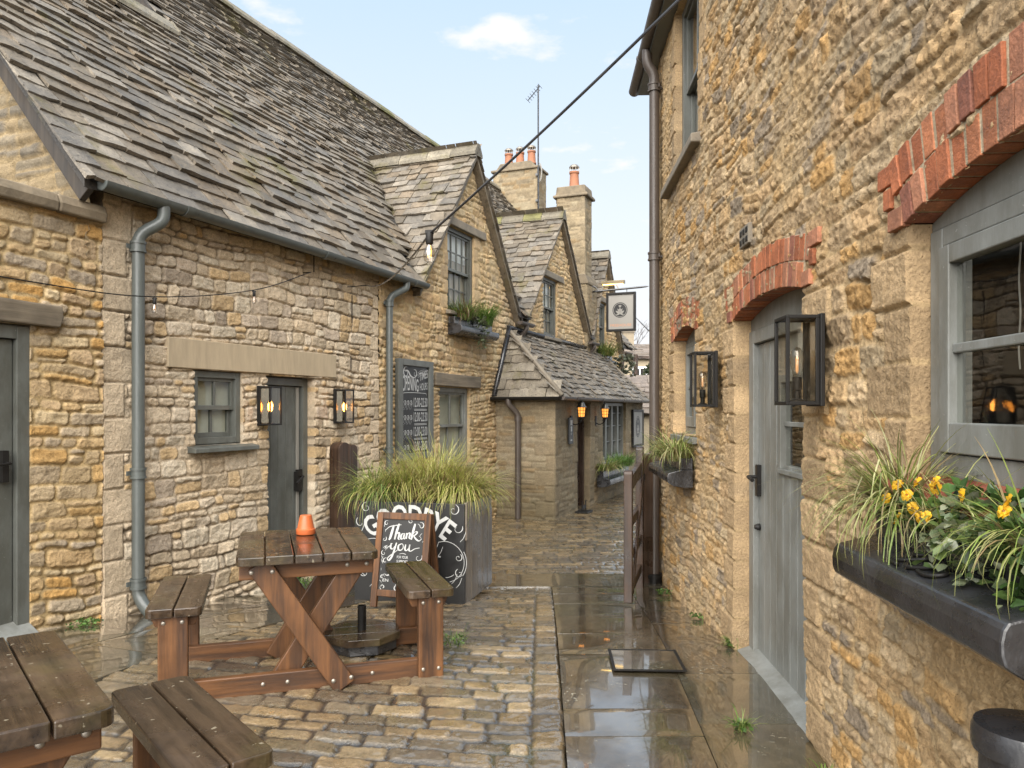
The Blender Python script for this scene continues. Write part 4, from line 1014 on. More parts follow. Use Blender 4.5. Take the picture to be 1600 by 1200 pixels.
m = MB(); m.box(-8.5, -.4, -.13, .2, 4.955, 5.0); m.build('soffit', 'pipe', rh)
mb = MB(); slates(mb, (-8.5, -.12, 5.04), (1, 0, 0), (0, 1, .9), 8.1, 4.1, lambda u, v: True, .3, .2, (.25, .5), 51)
mb.prism([(-.12, 4.995), (3, 7.75), (3, 7.85), (-.12, 5.06)], -8.5, -.4, 'x', (.1, .09, .08)); mb.prism([(6.2, 4.99), (3, 7.75), (3, 7.85), (6.2, 5.06)], -8.5, -.4, 'x', (.1, .09, .08)); mb.build('roof', 'slate', rh)
gutter(rh, (-8.62, -.155, 5.05), (-.4, -.155, 5.05), .062, 'brownpipe', 2.0)
pipe_run(rh, [(-7.52, -.15, 5.0), (-7.52, -.15, 4.86), (-7.52, -.08, 4.76), (-7.52, -.08, -.28)], .05, 'brownpipe', collars=[(-7.52, -.08, 4.60), (-7.52, -.08, 2.95)])
m = MB(); m.tube([(-7.52, -.08, -.28), (-7.52, -.08, -.12)], .075, 14); m.tube([(-7.52, -.08, -.16), (-7.52, -.08, -.13)], .088, 14); m.build('gully', 'black', rh, smooth=40)
arch_bricks(rh, HD[0], HD[1], HD[3], HD[4], seed=2); arch_bricks(rh, HS[0], HS[1], HS[3], HS[4], seed=3); arch_bricks(rh, HN[0], HN[1], HN[3], HN[4], seed=4, th=.115)
def arch_panel(h, z0, y, mat, parent, name='arch_panel'):
    xa, xb, r = h[0], h[1], h[4]; w_ = xb - xa; R0 = (w_ * w_ / 4 + r * r) / (2 * r); a = math.asin(w_ / 2 / R0)
    p = [(xb, z0), (xa, z0)] if False else [(xa, z0), (xb, z0)]
    for k in range(13):
        t = a - 2 * a * k / 12; p.append(((xa + xb) / 2 + R0 * math.sin(t), h[3] + r - R0 + R0 * math.cos(t)))
    return MB().prism(p, y, y + .06, 'y').build(name, mat, parent, bevel=.003)
# plank door
m = MB(); x0, x1 = HD[0] + .012, HD[1] - .012; f = .095; zt = 1.94
m.box(x0, x0 + f, .085, .20, -.02, zt); m.box(x1 - f, x1, .085, .20, -.02, zt); m.box(x0 + f, x1 - f, .085, .20, zt - .075, zt)
dl = MB(); n = 9; a, b = x0 + f + .004, x1 - f - .004; wx0, wx1, wz0, wz1 = b - .60, b - .10, 1.19, 1.62
for k in range(n):
    xa, xb = a + (b - a) * k / n + .0015, a + (b - a) * (k + 1) / n - .0015
    if xb > wx0 and xa < wx1: dl.box(xa, xb, .115, .16, .03, wz0); dl.box(xa, xb, .115, .16, wz1, zt - .08)
    else: dl.box(xa, xb, .115, .16, .03, zt - .08)
dl.box(wx0 - .03, wx0 + .012, .100, .155, wz0 - .02, wz1 + .04); dl.box(wx1 - .012, wx1 + .03, .100, .155, wz0 - .02, wz1 + .04)
dl.box(wx0 + .012, wx1 - .012, .101, .154, wz1, wz1 + .04); dl.box(wx0 - .04, wx1 + .04, .095, .154, wz0 - .045, wz0 - .02); dl.box(wx0 + .012, wx1 - .012, .12, .14, (wz0 + wz1) / 2 - .012, (wz0 + wz1) / 2 + .012)
dr = dl.build('door', 'paint2', rh, bevel=.003, label='pale grey plank door with a small glazed light')
m.build('frame', 'paint2', dr, bevel=.004); MB().add([(wx0, .132, wz0 - .02), (wx1, .132, wz0 - .02), (wx1, .132, wz1 + .02), (wx0, .132, wz1 + .02)], [(0, 1, 2, 3)]).build('glass', 'glass', dr); MB().box(HD[0], HD[1], .40, .42, 1.0, 1.9).build('inner_wall', 'room', dr)
arch_panel(HD, zt + .004, .10, 'paint2', dr)
MB().prism([(.02, .0), (.015, .045), (.13, .085), (.18, .085), (.18, .0)], x0, x1, 'x').build('threshold', 'paint2', dr, bevel=.004)
m = MB(); m.box(a + .02, a + .06, .09, .118, .98, 1.16); m.tube([(a + .04, .1, 1.09), (a + .04, .045, 1.09), (a + .15, .04, 1.08)], .011, 8); m.build('handle', 'black', dr); m = MB(); m.lathe([(.02, 0), (.02, .012), (.012, .03)], 12, T(a + .04, .112, .80) @ RX(90)); m.build('lock', 'black', dr)
# ground-floor casements
def casement(h, lights, y, sillmat='brick', fw=.07):
    xa, xb, za, zs_ = h[0] + .01, h[1] - .01, h[2], h[3] - .03; m = MB()
    m.box(xa, xa + fw, y, y + .09, za, zs_); m.box(xb - fw, xb, y, y + .09, za, zs_); m.box(xa + fw, xb - fw, y + .001, y + .09, zs_ - fw * .8, zs_); m.box(xa + fw, xb - fw, y + .001, y + .09, za, za + fw)
    a, b = xa + fw, xb - fw; g = MB()
    for k in range(lights):
        p0, p1 = a + (b - a) * k / lights, a + (b - a) * (k + 1) / lights; q = .055 if lights < 3 else .04
        if k: m.box(p0 - .025, p0 + .025, y + .002, y + .09, za + fw, zs_ - fw * .8)
        p0 += .027 if k else .004; p1 -= .027 if k < lights - 1 else .004; c0, c1 = za + fw + .004, zs_ - fw * .8 - .004; yy = y - .012
        m.box(p0, p0 + q, yy, yy + .045, c0, c1); m.box(p1 - q, p1, yy, yy + .045, c0, c1); m.box(p0 + q, p1 - q, yy + .001, yy + .044, c0, c0 + q * 1.6); m.box(p0 + q, p1 - q, yy + .001, yy + .044, c1 - q, c1)
        m.box(p0 + q, p1 - q, yy + .012, yy + .04, (c0 + c1) / 2 - .014, (c0 + c1) / 2 + .014); g.add([(p0 + q - .005, yy + .026, c0), (p1 - q + .005, yy + .026, c0), (p1 - q + .005, yy + .026, c1), (p0 + q - .005, yy + .026, c1)], [(0, 1, 2, 3)])
    w = m.build('window', 'paint2', rh, bevel=.004); g.build('glass', 'glass', w); arch_panel(h, zs_ + .003, y + .01, 'paint2', w); return w
wn = casement(HN, 2, .058)
m = MB(); rr = random.Random(3); x = HN[0] - .03
while x < HN[1] + .02:
    c = Vector((.26, .075, .04)) * rr.uniform(.7, 1.2); m.prism([(-.10, 1.20), (-.115, 1.235), (-.09, 1.268), (.0, 1.282), (.14, 1.285), (.14, 1.20)], x + .002, x + .106, 'x', tuple(c)); x += .11
m.build('sill', 'brick', wn, bevel=.008)
MB().box(HN[0], HN[1], .42, .44, 1.2, 2.1).build('reflection_back', 'room', wn)  # pale panel close behind the panes, painted in for their wall reflection
m = MB(); pts = [(-2.10 + .004 * math.sin(k), .17, 1.98 - .03 * k) for k in range(14)]; m.tube(pts, .0025, 5); m.build('blind_cord', 'signpale', wn)
ws = casement(HS, 2, .09, fw=.05); MB().box(HS[0], HS[1], .26, .28, 1.25, 2.1).build('blind', 'curtain', ws)
MB().prism([(-.04, 1.22), (-.04, 1.265), (.12, 1.285), (.12, 1.22)], HS[0] - .02, HS[1] + .02, 'x').build('sill', 'paint2', ws, bevel=.004)
w = sash(rh, HU[0] + .01, HU[1] - .01, HU[2], HU[3], .07, 2, 1, .07, .03, True, 'paint', 'curtain', back_d=.09)
MB().prism([(-.085, 3.42), (-.085, 3.485), (.0, 3.50), (.08, 3.50), (.08, 3.42)], HU[0] - .38, HU[1] + .08, 'x').build('sill', 'greystone', w, bevel=.01)
m = MB()
for i in range(3):
    for j in range(2): m.box(-4.36 + i * .062, -4.315 + i * .062, -.032, -.01, 2.40 + j * .05, 2.435 + j * .05)
v_ = m.build('air_vent', 'black', rh, bevel=.006)
m = MB(); m.box(-4.375, -4.175, -.028, .0, 2.388, 2.50); m.build('vent_plate', 'greystone', v_, bevel=.006)

# ================================================================== FAR HOUSES AND TREES
def far_house(name, loc, rz, w, d, hw, hr, label, wins, chim):
    r = empty(name, T(*loc) @ RZ(rz), label, 'house'); m = MB(); m.box(-w / 2, w / 2, 0, d, 0, hw, (.36, .30, .21)); m.prism([(0, hw), (d / 2, hr - .1), (d, hw)], -w / 2, w / 2, 'x', (.36, .30, .21)); m.build('wall', 'stone', r)
    m = MB(); slates(m, (-w / 2 - .15, -.2, hw - .05), (1, 0, 0), (0, d / 2, hr - hw), w + .3, math.hypot(d / 2, hr - hw), lambda u, v: True, .3, .26, (.4, .8), 61, .03, pal=[(.20, .165, .135), (.23, .19, .16)], moss=0)
    m.add([(-w / 2 - .15, -.2, hw - .08), (w / 2 + .15, -.2, hw - .08), (w / 2 + .15, d / 2, hr), (-w / 2 - .15, d / 2, hr), (w / 2 + .15, d + .2, hw - .08), (-w / 2 - .15, d + .2, hw - .08)], [(0, 1, 2, 3), (3, 2, 4, 5)], (.15, .13, .11)); rf = m.build('roof', 'slate', r)
    for cx in chim:
        m = MB(); m.box(cx - .35, cx + .35, d / 2 - .4, d / 2 + .4, hr - .5, hr + .75, (.30, .25, .18)); m.box(cx - .4, cx + .4, d / 2 - .45, d / 2 + .45, hr + .75, hr + .85, (.2, .17, .13)); c = m.build('chimney', 'stone', rf)
        m = MB(); m.lathe([(.12, 0), (.1, .4)], 10, T(cx, d / 2, hr + .85)); m.build('chimney_pot', 'pot', c)
    for (x, z, ww, hh) in wins:
        m = MB(); m.box(x - ww / 2, x - ww / 2 + .12, -.06, .05, z, z + hh); m.box(x + ww / 2 - .12, x + ww / 2, -.06, .05, z, z + hh); m.box(x - ww / 2 + .12, x + ww / 2 - .12, -.06, .05, z, z + .14); m.box(x - ww / 2 + .12, x + ww / 2 - .12, -.06, .05, z + hh - .12, z + hh)
        m.box(x - ww / 2 + .12, x + ww / 2 - .12, -.05, .04, z + hh / 2 - .05, z + hh / 2 + .05); m.box(x - .03, x + .03, -.04, .03, z + .14, z + hh - .12); f_ = m.build('window', 'blind', r)
        MB().box(x - ww / 2 + .1, x + ww / 2 - .1, -.02, .0, z + .1, z + hh - .1).build('glass', 'dark', f_)
    return r
far_house('distant_house', (8.0, 46, -1.0), 4, 8.0, 6.0, 5.55, 6.6, 'distant stone house with white sash windows, seen past the end of the porch', [(-.35, 3.35, .95, 1.7), (-.35, .7, .95, 1.7), (2.4, 3.35, .95, 1.7)], [-.45])
far_house('distant_house', (5.0, 60, -1.0), 4, 8.0, 6.0, 5.9, 7.4, 'farthest stone house with plain chimney, behind the white-windowed house', [(2.5, 3.6, 1, 1.7)], [4.4 - .5])
sh = far_house('roadside_shed', (5.1, 24, -.6), -4, 3.2, 3.0, 2.0, 3.1, 'low pale shed with slate roof beyond the porch end', [], [])
sh['category'] = 'shed'
def bush(name, loc, h, r, n, cols, label, cat, seed, size=(.06, .16), trunk_h=.4):
    rt = empty(name, T(*loc), label, cat); rng = random.Random(seed); m = MB()
    m.tube([(0, 0, -.2), (.03, .02, trunk_h), (0, .05, h * .7)], [.09, .07, .02], 8)
    for k in range(9):
        a = rng.uniform(0, 6.28); z = rng.uniform(.25, .7) * h; m.tube([(0, 0, z), (math.cos(a) * r * .4, math.sin(a) * r * .4, z + h * .12), (math.cos(a) * r * .8, math.sin(a) * r * .8, z + h * .2)], [.035, .02, .006], 6)
    m.build('trunk', 'dkwood_z', rt); m = MB()
    for k in range(n):
        a = rng.uniform(0, 6.28); z = rng.random(); rr_ = r * math.sqrt(rng.random()) * (1 - .75 * z ** 1.6) * (.7 + .5 * float(vn(a * 1.4, z * 4, seed)))
        leaves(m, (math.cos(a) * rr_, math.sin(a) * rr_, .15 * h + z * h * .87), 4, (.16, .16, .16), size, cols, rng, 1)
    m.build('crown', 'leaf', rt); return rt
bush('evergreen_bush', (6.55, 34, -1.0), 4.3, 1.9, 1500, [(.05, .07, .03), (.08, .10, .045), (.035, .05, .022), (.11, .12, .07)], 'dull green evergreen bush in front of the distant house', 'bush', 5)
def bare_tree(loc, h, seed, label):
    rt = empty('bare_tree', T(*loc), label, 'tree'); rng = random.Random(seed); m = MB(); tw = MB()
    def grow(p, d, l, r, k, mb):
        q = p + d * l; mb.tube([p, (p + q) / 2 + Vector((rng.uniform(-.1, .1), rng.uniform(-.1, .1), 0)) * l * .3, q], [r, r * .8, r * .6], 5, False)
        if k == 0: return
        for _ in range(3):
            e_ = (d + Vector((rng.uniform(-.8, .8), rng.uniform(-.8, .8), rng.uniform(-.1, .5)))).normalized(); grow(q, e_, l * rng.uniform(.6, .8), r * .55, k - 1, tw if k < 4 else mb)
    grow(Vector((0, 0, 0)), Vector((0, 0, 1)), h * .33, .16, 5, m); m.build('trunk', 'dkwood_z', rt); tw.build('crown', 'dkwood_z', rt)
bare_tree((9.8, 66, 0), 10.2, 3, 'bare winter tree rising behind the distant roofs')
m = MB(); m.lathe([(.11, -.5), (.10, 3.0), (.085, 4.2)], 10); m.box(-.5, .5, -.04, .04, 4.05, 4.14)
tag(m.build('utility_pole', 'dkwood_z', None, smooth=40, xf=T(4.75, 29.5, -.6)), 'plain wooden pole standing beside the distant house', 'pole')

# ================================================================== FURNITURE
def rounded(x0, x1, y0, y1, r, corners):
    p = []
    for (cx, cy, a0, on) in ((x0, y0, 180, corners[0]), (x1, y0, 270, corners[1]), (x1, y1, 0, corners[2]), (x0, y1, 90, corners[3])):
        sx = 1 if cx == x0 else -1; sy = 1 if cy == y0 else -1
        if not on: p.append((cx, cy)); continue
        for k in range(5):
            t = R_(a0 + 90 * k / 4); p.append((cx + sx * r + r * math.cos(t), cy + sy * r + r * math.sin(t)))
    return p
BOLT = None
def bolt(parent, x, y, z, r=.011, fx=None):
    """a domed coach-bolt head facing -y"""
    global BOLT
    if BOLT is None:
        o = MB().lathe([(.001, .55), (.6, .45), (.95, .15), (1, 0)][::-1], 12).build('bolt', 'steel', parent, smooth=True); BOLT = o
    else:
        o = BOLT.copy(); COL.objects.link(o); o.parent = parent
    o.matrix_local = T(x, y, z) @ RX(90) @ Matrix.Scale(r, 4); return o
def picnic_table(loc, rz, label, seed):
    rng = random.Random(seed)
    t = empty('picnic_table', T(*loc) @ RZ(rz), label, 'picnic table', 'wet wooden picnic tables in the yard')
    m = MB(); n = 5; w = .70 / n
    for k in range(n):
        a = -.35 + k * w; e0, e1 = rng.uniform(-.004, .004), rng.uniform(-.004, .004)
        m.prism(rounded(a + .003, a + w - .003, -.43 + e0, .43 + e1, .035, (k == 0, k == n - 1, k == n - 1, k == 0)), .675 + rng.uniform(-.002, .0), .72 + rng.uniform(-.003, .001), 'z')
    m.build('table_top', 'top_y', t, bevel=.005)
    for s in (-1, 1):
        m = MB()
        for k in range(2):
            a = s * .63 - .13 + k * .13; m.prism(rounded(a + .003, a + .127, -.40, .40, .03, (k == 0, k == 1, k == 1, k == 0)), .445, .49 - rng.uniform(0, .003), 'z')
        m.build('bench_seat', 'top_y', t, bevel=.005)
    for s in (-1, 1):
        b = s * .30
        o = MB().box(-.70, .70, b - .0225, b + .0225, .002, .105).build('base_rail', 'wood_x', t, bevel=.006)
        if s == -1:
            for q in (-.22, -.10, .33): bolt(o, q, b - .0225, .055)
        fy = b - .047 if s == -1 else b + .047
        m = MB(); m.beam((-.245, fy, .672), (.185, fy, .012), .115, .045, (0, 1, 0)); o = m.build('cross_leg', 'wood_z', t, bevel=.006)
        if s == -1:
            for q, z in ((-.275, .632), (-.175, .632), (.125, .05), (.215, .06)): bolt(o, q, fy - .0225, z, .012)
        gy = b + .047 if s == -1 else b - .047
        m = MB(); m.beam((.275, gy, .672), (-.155, gy, .012), .115, .045, (0, 1, 0)); m.build('cross_leg', 'wood_z', t, bevel=.006)
        o = MB().box(-.335, .335, b - .0215, b + .0215, .585, .674).build('apron', 'wood_x', t, bevel=.005)
        if s == -1:
            for q in (.20, .30): bolt(o, q, b - .0215, .635, .012)
        for q in (-1, 1):
            o = MB().box(q * .635 - .068, q * .635 + .068, fy - .0225, fy + .0225, .0, .444).build('bench_leg', 'wood_z', t, bevel=.006)
            c = MB(); c.prism([(q * .63 - .115, .444), (q * .63 + .115, .444), (q * .63 + .09, .385), (q * .63 - .09, .385)], b - .0215, b + .0215, 'y'); c.build('cleat', 'wood_x', t, bevel=.004)
            if s == -1:
                for dx, z in ((-.042, .415), (.042, .415), (-.042, .06), (.042, .06)): bolt(o, q * .635 + dx, fy - .0225, z, .011)
    return t
picnic_table((-1.15, 4.26, gzf(0, 4.26) - .015), 18, 'wet brown picnic table with crossed legs and a flowerpot on its top', 1)
t2 = picnic_table((-1.496, 1.97, .04), 39.5, 'picnic table cut off by the lower left corner of the photo', 2)
m = MB(); m.lathe([(.053, 0), (.055, .003), (.055, .030), (.049, .032), (.048, .036), (.033, .108), (.030, .110), (.004, .110)], 28)
tag(m.build('flowerpot', 'terracotta', None, smooth=40, xf=T(-1.2, 4.47, gzf(0, 4.26) - .015 + .722)), 'upturned orange terracotta flowerpot standing on the picnic table', 'flowerpot')
# parasol weight
pb = empty('parasol_base', T(-.905, 4.63, gzf(0, 4.63) + .015) @ RZ(14), 'octagonal wooden parasol weight with black tube under the picnic table', 'parasol base')
oc = lambda r: [(r * math.cos(R_(22.5 + 45 * k)), r * math.sin(R_(22.5 + 45 * k))) for k in range(8)]
MB().prism(oc(.215), 0, .058, 'z').build('weight', 'lead', pb, bevel=.004)
m = MB()
for k in range(3):
    a, b = -.235 + .157 * k + .002, -.235 + .157 * (k + 1) - .002; poly = oc(.238); q = []
    # clip the octagon to one board
    for i in range(8):
        p, r = poly[i], poly[(i + 1) % 8]
        for pp in (p,):
            if a <= pp[1] <= b: q.append(pp)
        for lim in (a, b):
            if (p[1] - lim) * (r[1] - lim) < 0:
                t_ = (lim - p[1]) / (r[1] - p[1]); q.append((p[0] + t_ * (r[0] - p[0]), lim))
    c = (sum(p[0] for p in q) / len(q), sum(p[1] for p in q) / len(q)); q.sort(key=lambda p: math.atan2(p[1] - c[1], p[0] - c[0])); m.prism(q, .058, .10, 'z')
m.build('top_boards', 'top_y', pb, bevel=.003)
MB().lathe([(.026, .10), (.026, .245), (.022, .245), (.022, .13)], 18, cap=False).build('tube', 'black', pb, smooth=40)

# ---- planter with GOODBYE
PLM = T(-1.329, 6.565, gzf(0, 6.5)) @ RZ(-14.1); PH = .84
pl = empty('planter', PLM, 'big black chalk-painted planter box reading GOODBYE, full of grasses', 'planter')
m = MB(); m.box(0, .962, .02, .845, .0, PH - .01); b = m.build('box', mat_plain('weathered_zinc', (.11, .10, .085), .28, .0, .45, 4, bs=.002, streak=(3, 3, .5)), pl, bevel=.005)
m = MB(); m.box(.0, .962, .10, .75, PH - .012, PH - .004); m.build('soil', 'dark', b)
m = MB()
for k in range(5): m.box(.9622, .968, .035 + k * .162, .035 + k * .162 + .156, .01, PH - .12)
m.box(.9622, .985, .0, .16, PH - .30, PH + .01); m.build('side_board', mat_wood('planter_boards', (.10, .085, .07), (.24, .21, .175), 2, .3), b, bevel=.003)
m = MB(); m.box(-.01, .972, -.018, .02, .0, PH); fp = m.build('front_panel', 'board', pl, bevel=.003)
ch = MB(); Rr = .60; cx, cz = .478, .735 - Rr
def arcf(a, b):
    ang = (a - .41) / Rr; r = Rr - .085 + b; return cx + r * math.sin(ang), cz + r * math.cos(ang)
put_text(ch, 'GOODBYE', 0, 0, .17, .82, -.0195, .022, fn=arcf)
rr = random.Random(9)
for (x, z, r, a0, tn, sg) in ((.10, .79, .045, 1.5, 1.1, 1), (.88, .79, .05, 1.2, 1.0, -1), (.05, .66, .05, 2.2, .6, 1), (.91, .64, .05, .4, .7, -1), (.92, .40, .035, 1, 1.1, -1), (.93, .27, .04, 2, 1.0, 1), (.06, .45, .05, 2.6, .7, 1), (.08, .24, .05, 2, 1.0, 1)):
    swirl(ch, x, z, r, a0, tn, .007, -.0195, sg)
for (x, z, r, a0, a1) in ((.80, .36, .17, -1.3, 1.9), (.80, .36, .19, -.6, .5), (.17, .36, .17, .8, 4.2), (.80, .36, .13, -1.5, -.9), (.48, .22, .12, 3.4, 6.0)):
    stroke(ch, [(x + r * math.cos(a0 + (a1 - a0) * k / 9), z + r * math.sin(a0 + (a1 - a0) * k / 9)) for k in range(10)], .0045, y=-.0195, thick=False)
for (x, z) in ((.70, .44), (.735, .40), (.86, .18), (.90, .15), (.13, .12), (.60, .12), (.935, .53), (.03, .56)):
    stroke(ch, [(x, z), (x + .03, z + .035), (x + .05, z + .085)], .009, y=-.0195)
stroke(ch, [(.70, .40), (.72, .405), (.765, .40)], .013, y=-.0195, thick=False); stroke(ch, [(.715, .43), (.712, .40), (.715, .37)], .016, y=-.0195)
ch.build('lettering', 'chalk', fp)
def P2(x, y, z): return PLM @ Vector((x, y, z))
YG = [(.38, .38, .09), (.46, .44, .14), (.30, .34, .07), (.50, .45, .19), (.24, .30, .05), (.40, .36, .12), (.26, .18, .08)]
GR = [(.10, .19, .03), (.15, .23, .045), (.08, .13, .025), (.22, .26, .07)]
BRN = [(.20, .12, .06), (.14, .08, .04), (.28, .20, .09), (.14, .15, .04)]
def grass(name, loc, n, ln, spread, cols, label, seed, w=.006, rad=.12, up=.9, droop=1, group=None, cat='grass', extra=()):
    m = MB(); rng = random.Random(seed); blades(m, (0, 0, 0), n, ln, spread, up, w, cols, rng, 7, droop, rad)
    for (n2, ln2, sp2, c2, up2, dr2) in extra: blades(m, (0, 0, 0), n2, ln2, sp2, up2, w, c2, rng, 7, dr2, rad)
    o = m.build(name, 'blade', None, xf=T(*loc)); return tag(o, label, cat, group)
G = 'grasses in the black planter'
grass('sedge_plant', P2(.06, .28, PH), 560, (.32, .56), 1.15, GR + [(.34, .36, .10), (.42, .40, .13)], 'green and brown-tipped sedge at the left end of the black planter', 1, .006, .12, .85, 1.2, G, extra=[(180, (.28, .46), 1.3, BRN, .45, 1.4)])
grass('sedge_plant', P2(.32, .36, PH), 750, (.32, .58), .95, YG, 'yellow-green sedge clump second from the left in the black planter', 2, .0055, .15, 1.1, 1.0, G, extra=[(120, (.3, .45), 1.2, BRN, .8, 1.1)])
grass('sedge_plant', P2(.55, .45, PH), 1000, (.40, .66), .8, YG + [(.30, .22, .10)], 'tallest pale sedge clump, feathery, right of the middle of the black planter', 3, .005, .17, 1.5, .75, G)
grass('sedge_plant', P2(.80, .38, PH), 850, (.36, .62), 1.15, YG, 'drooping yellow-green sedge over the right corner of the black planter', 4, .0058, .13, .95, 1.25, G)

# ---- A-board
AB = T(-.885, 6.02, gzf(0, 6.0) + .012) @ RZ(-17)
ab = empty('chalk_a_board', AB, 'brown-framed chalk A-board reading Thank you, leaning before the planter', 'sign')
LF = T(0, -.03, 0) @ RX(-11); W2, HA, fb = .232, .74, .052
m = MB(); m.box(-W2, -W2 + fb, -.018, .018, 0, HA); m.box(W2 - fb, W2, -.018, .018, 0, HA); m.box(-W2 + fb, W2 - fb, -.017, .017, HA - fb, HA); m.box(-W2 + fb, W2 - fb, -.017, .017, .085, .085 + fb)
fr = m.build('frame', 'wood_z', ab, bevel=.004, xf=LF)
MB().box(-W2 + fb - .004, W2 - fb + .004, -.006, .006, .10, HA - fb + .004).build('chalk_panel', 'board', fr)
ch = MB(); y = -.0075
S_ = lambda pts, w=.013, x=0, z=0, k=1: stroke(ch, pts, w, x, z, k, y)
# Thank
S_([(-.155, .60), (-.12, .628), (-.07, .640), (-.02, .648)], .012); S_([(-.085, .642), (-.095, .60), (-.108, .545), (-.118, .525)], .016)
S_([(-.04, .655), (-.055, .60), (-.070, .53)], .015); S_([(-.070, .535), (-.055, .572), (-.038, .585), (-.032, .57), (-.038, .54), (-.028, .53)], .013)
S_([(.012, .580), (-.008, .575), (-.018, .55), (-.008, .535), (.008, .55), (.014, .580)], .012); S_([(.014, .582), (.008, .55), (.018, .536)], .012)
S_([(.035, .585), (.028, .54)], .013); S_([(.030, .555), (.048, .585), (.060, .58), (.056, .55), (.066, .54)], .012)
S_([(.098, .66), (.085, .60), (.074, .535)], .015); S_([(.080, .575), (.110, .60), (.120, .59), (.100, .570), (.084, .568)], .010); S_([(.090, .570), (.110, .545), (.140, .528), (.162, .545)], .012)
# you
S_([(-.150, .455), (-.110, .475), (-.085, .500)], .010); S_([(-.095, .500), (-.098, .465), (-.080, .455), (-.062, .478)], .012); S_([(-.050, .505), (-.064, .45), (-.082, .395), (-.105, .365), (-.118, .378), (-.10, .40), (-.06, .43), (-.03, .455)], .014)
S_([(-.005, .500), (-.030, .485), (-.030, .455), (-.010, .448), (.010, .468), (.005, .495), (-.01, .500)], .013); S_([(.030, .495), (.026, .46), (.040, .448), (.058, .468), (.066, .495)], .013); S_([(.066, .497), (.062, .455), (.078, .446), (.110, .465), (.150, .475)], .012)
put_text(ch, 'FOR YOUR', 0.01, .385, .020, .095, y, .01, align='c'); put_text(ch, 'SUPPORT', 0.01, .352, .020, .095, y, .01, align='c')
S_([(-.02, .418), (.01, .425), (.04, .418)], .006); S_([(-.015, .338), (.01, .332), (.035, .338)], .006)
# Stay ...
S_([(-.075, .300), (-.095, .312), (-.115, .298), (-.100, .280), (-.088, .262), (-.110, .248), (-.130, .258)], .013); S_([(-.055, .315), (-.066, .265), (-.055, .252)], .012); S_([(-.08, .295), (-.04, .300)], .008)
S_([(-.015, .285), (-.035, .282), (-.040, .258), (-.022, .256), (-.012, .285), (-.014, .258), (-.004, .256)], .011); S_([(.008, .285), (.010, .258), (.030, .268), (.034, .287), (.026, .25), (.012, .218)], .011)
S_([(.07, .305), (.072, .262), (.085, .255)], .011); S_([(.10, .285), (.098, .256), (.118, .268)], .010)
put_text(ch, 'EN', -.145, .20, .022, .05, y, .01); put_text(ch, 'ING', -.03, .17, .016, .07, y)
for (x, z, r, a0, tn, sg) in ((-.15, .655, .022, 1, 1, 1), (.150, .645, .03, 2, .9, -1), (-.158, .53, .02, 1, .9, -1), (-.155, .42, .022, 2, .9, 1), (.145, .40, .035, .5, .8, -1), (-.135, .36, .025, 1, .8, 1), (.13, .33, .03, 5, .8, 1), (-.15, .235, .02, 0, 1, 1), (-.02, .15, .03, 1, .7, 1), (.06, .68, .02, 3, .8, 1), (-.14, .155, .025, 4, .9, -1), (.10, .21, .03, 3, .8, 1)):
    swirl(ch, x, z, r, a0, tn, .006, y, sg)
for k in range(26):
    x, z = rr.choice([-.16, .16, -.15, .15]) + rr.uniform(-.012, .012), rr.uniform(.13, .67); a = rr.uniform(0, 3.1); S_([(x, z), (x + .01 * math.cos(a), z + .012), (x + .022 * math.cos(a), z + .02)], .006)
ch.build('lettering', 'chalk', fr)
m = MB(); m.box(-W2, -W2 + fb, -.018, .018, 0, HA); m.box(W2 - fb, W2, -.018, .018, 0, HA); m.box(-W2 + fb, W2 - fb, -.017, .017, HA - fb, HA); m.box(-W2 + fb, W2 - fb, -.017, .017, .085, .137); m.box(-W2 + fb, W2 - fb, -.006, .006, .137, HA - fb)
m.build('back_frame', 'wood_z', ab, bevel=.004, xf=T(0, .30, 0) @ RX(13))

# ---- old gate timbers by the planter
def round_post(name, loc, rz, w, d, h, label, cat, group=None):
    p = [(-w / 2, -.1), (w / 2, -.1)] + [(w / 2 * math.cos(R_(a)), h - w / 2 * .8 + w / 2 * .8 * math.sin(R_(a))) for a in range(0, 181, 15)]
    return tag(MB().prism(p, -d / 2, d / 2, 'y').build(name, 'dkwood_z', None, bevel=.006, xf=T(*loc) @ RZ(rz)), label, cat, group)
round_post('gate_post', (-1.735, 7.75, gzf(0, 7.7)), 60, .17, .13, 1.37, 'thick dark round-topped timber post between the cottage door and the planter', 'post')
round_post('gate_stile', (-1.71, 8.15, gzf(0, 8.1)), 60, .12, .08, 1.33, 'slimmer dark timber upright just behind the thick post by the planter', 'post')

# ---- gate at the right
gt = empty('timber_gate', T(.955, 6.30, gzf(0, 6.3)), 'dark wooden gate leaf standing open along the lane before the right house', 'gate')
d = Vector((1.215 - .955, 7.30 - 6.30, gzf(0, 7.3) - gzf(0, 6.3))); ax = math.degrees(math.atan2(d.y, d.x)); Lg = math.hypot(d.x, d.y); GM = RZ(ax)
def gpost(h, z0, x, w, name):
    p = [(x - w / 2, z0), (x + w / 2, z0)] + [(x + w / 2 * math.cos(R_(a)), h - .03 + .03 * math.sin(R_(a))) for a in range(0, 181, 20)]
    return MB().prism(p, -.035, .035, 'y').build(name, 'dkwood_z', gt, bevel=.006, xf=GM)
gpost(1.10, .02, 0, .075, 'stile'); gpost(1.25, -.10, Lg, .11, 'stile')
for z, hh in ((.98, .12), (.66, .08), (.38, .08), (.10, .08)):
    MB().prism([(.038, z - hh / 2 - .0), (Lg - .055, z - hh / 2 - .0 + (.05 if z > .9 else 0)), (Lg - .055, z + hh / 2 + (.06 if z > .9 else 0)), (.038, z + hh / 2)], -.022, .022, 'y').build('rail', 'dkwood_x', gt, bevel=.005, xf=GM)
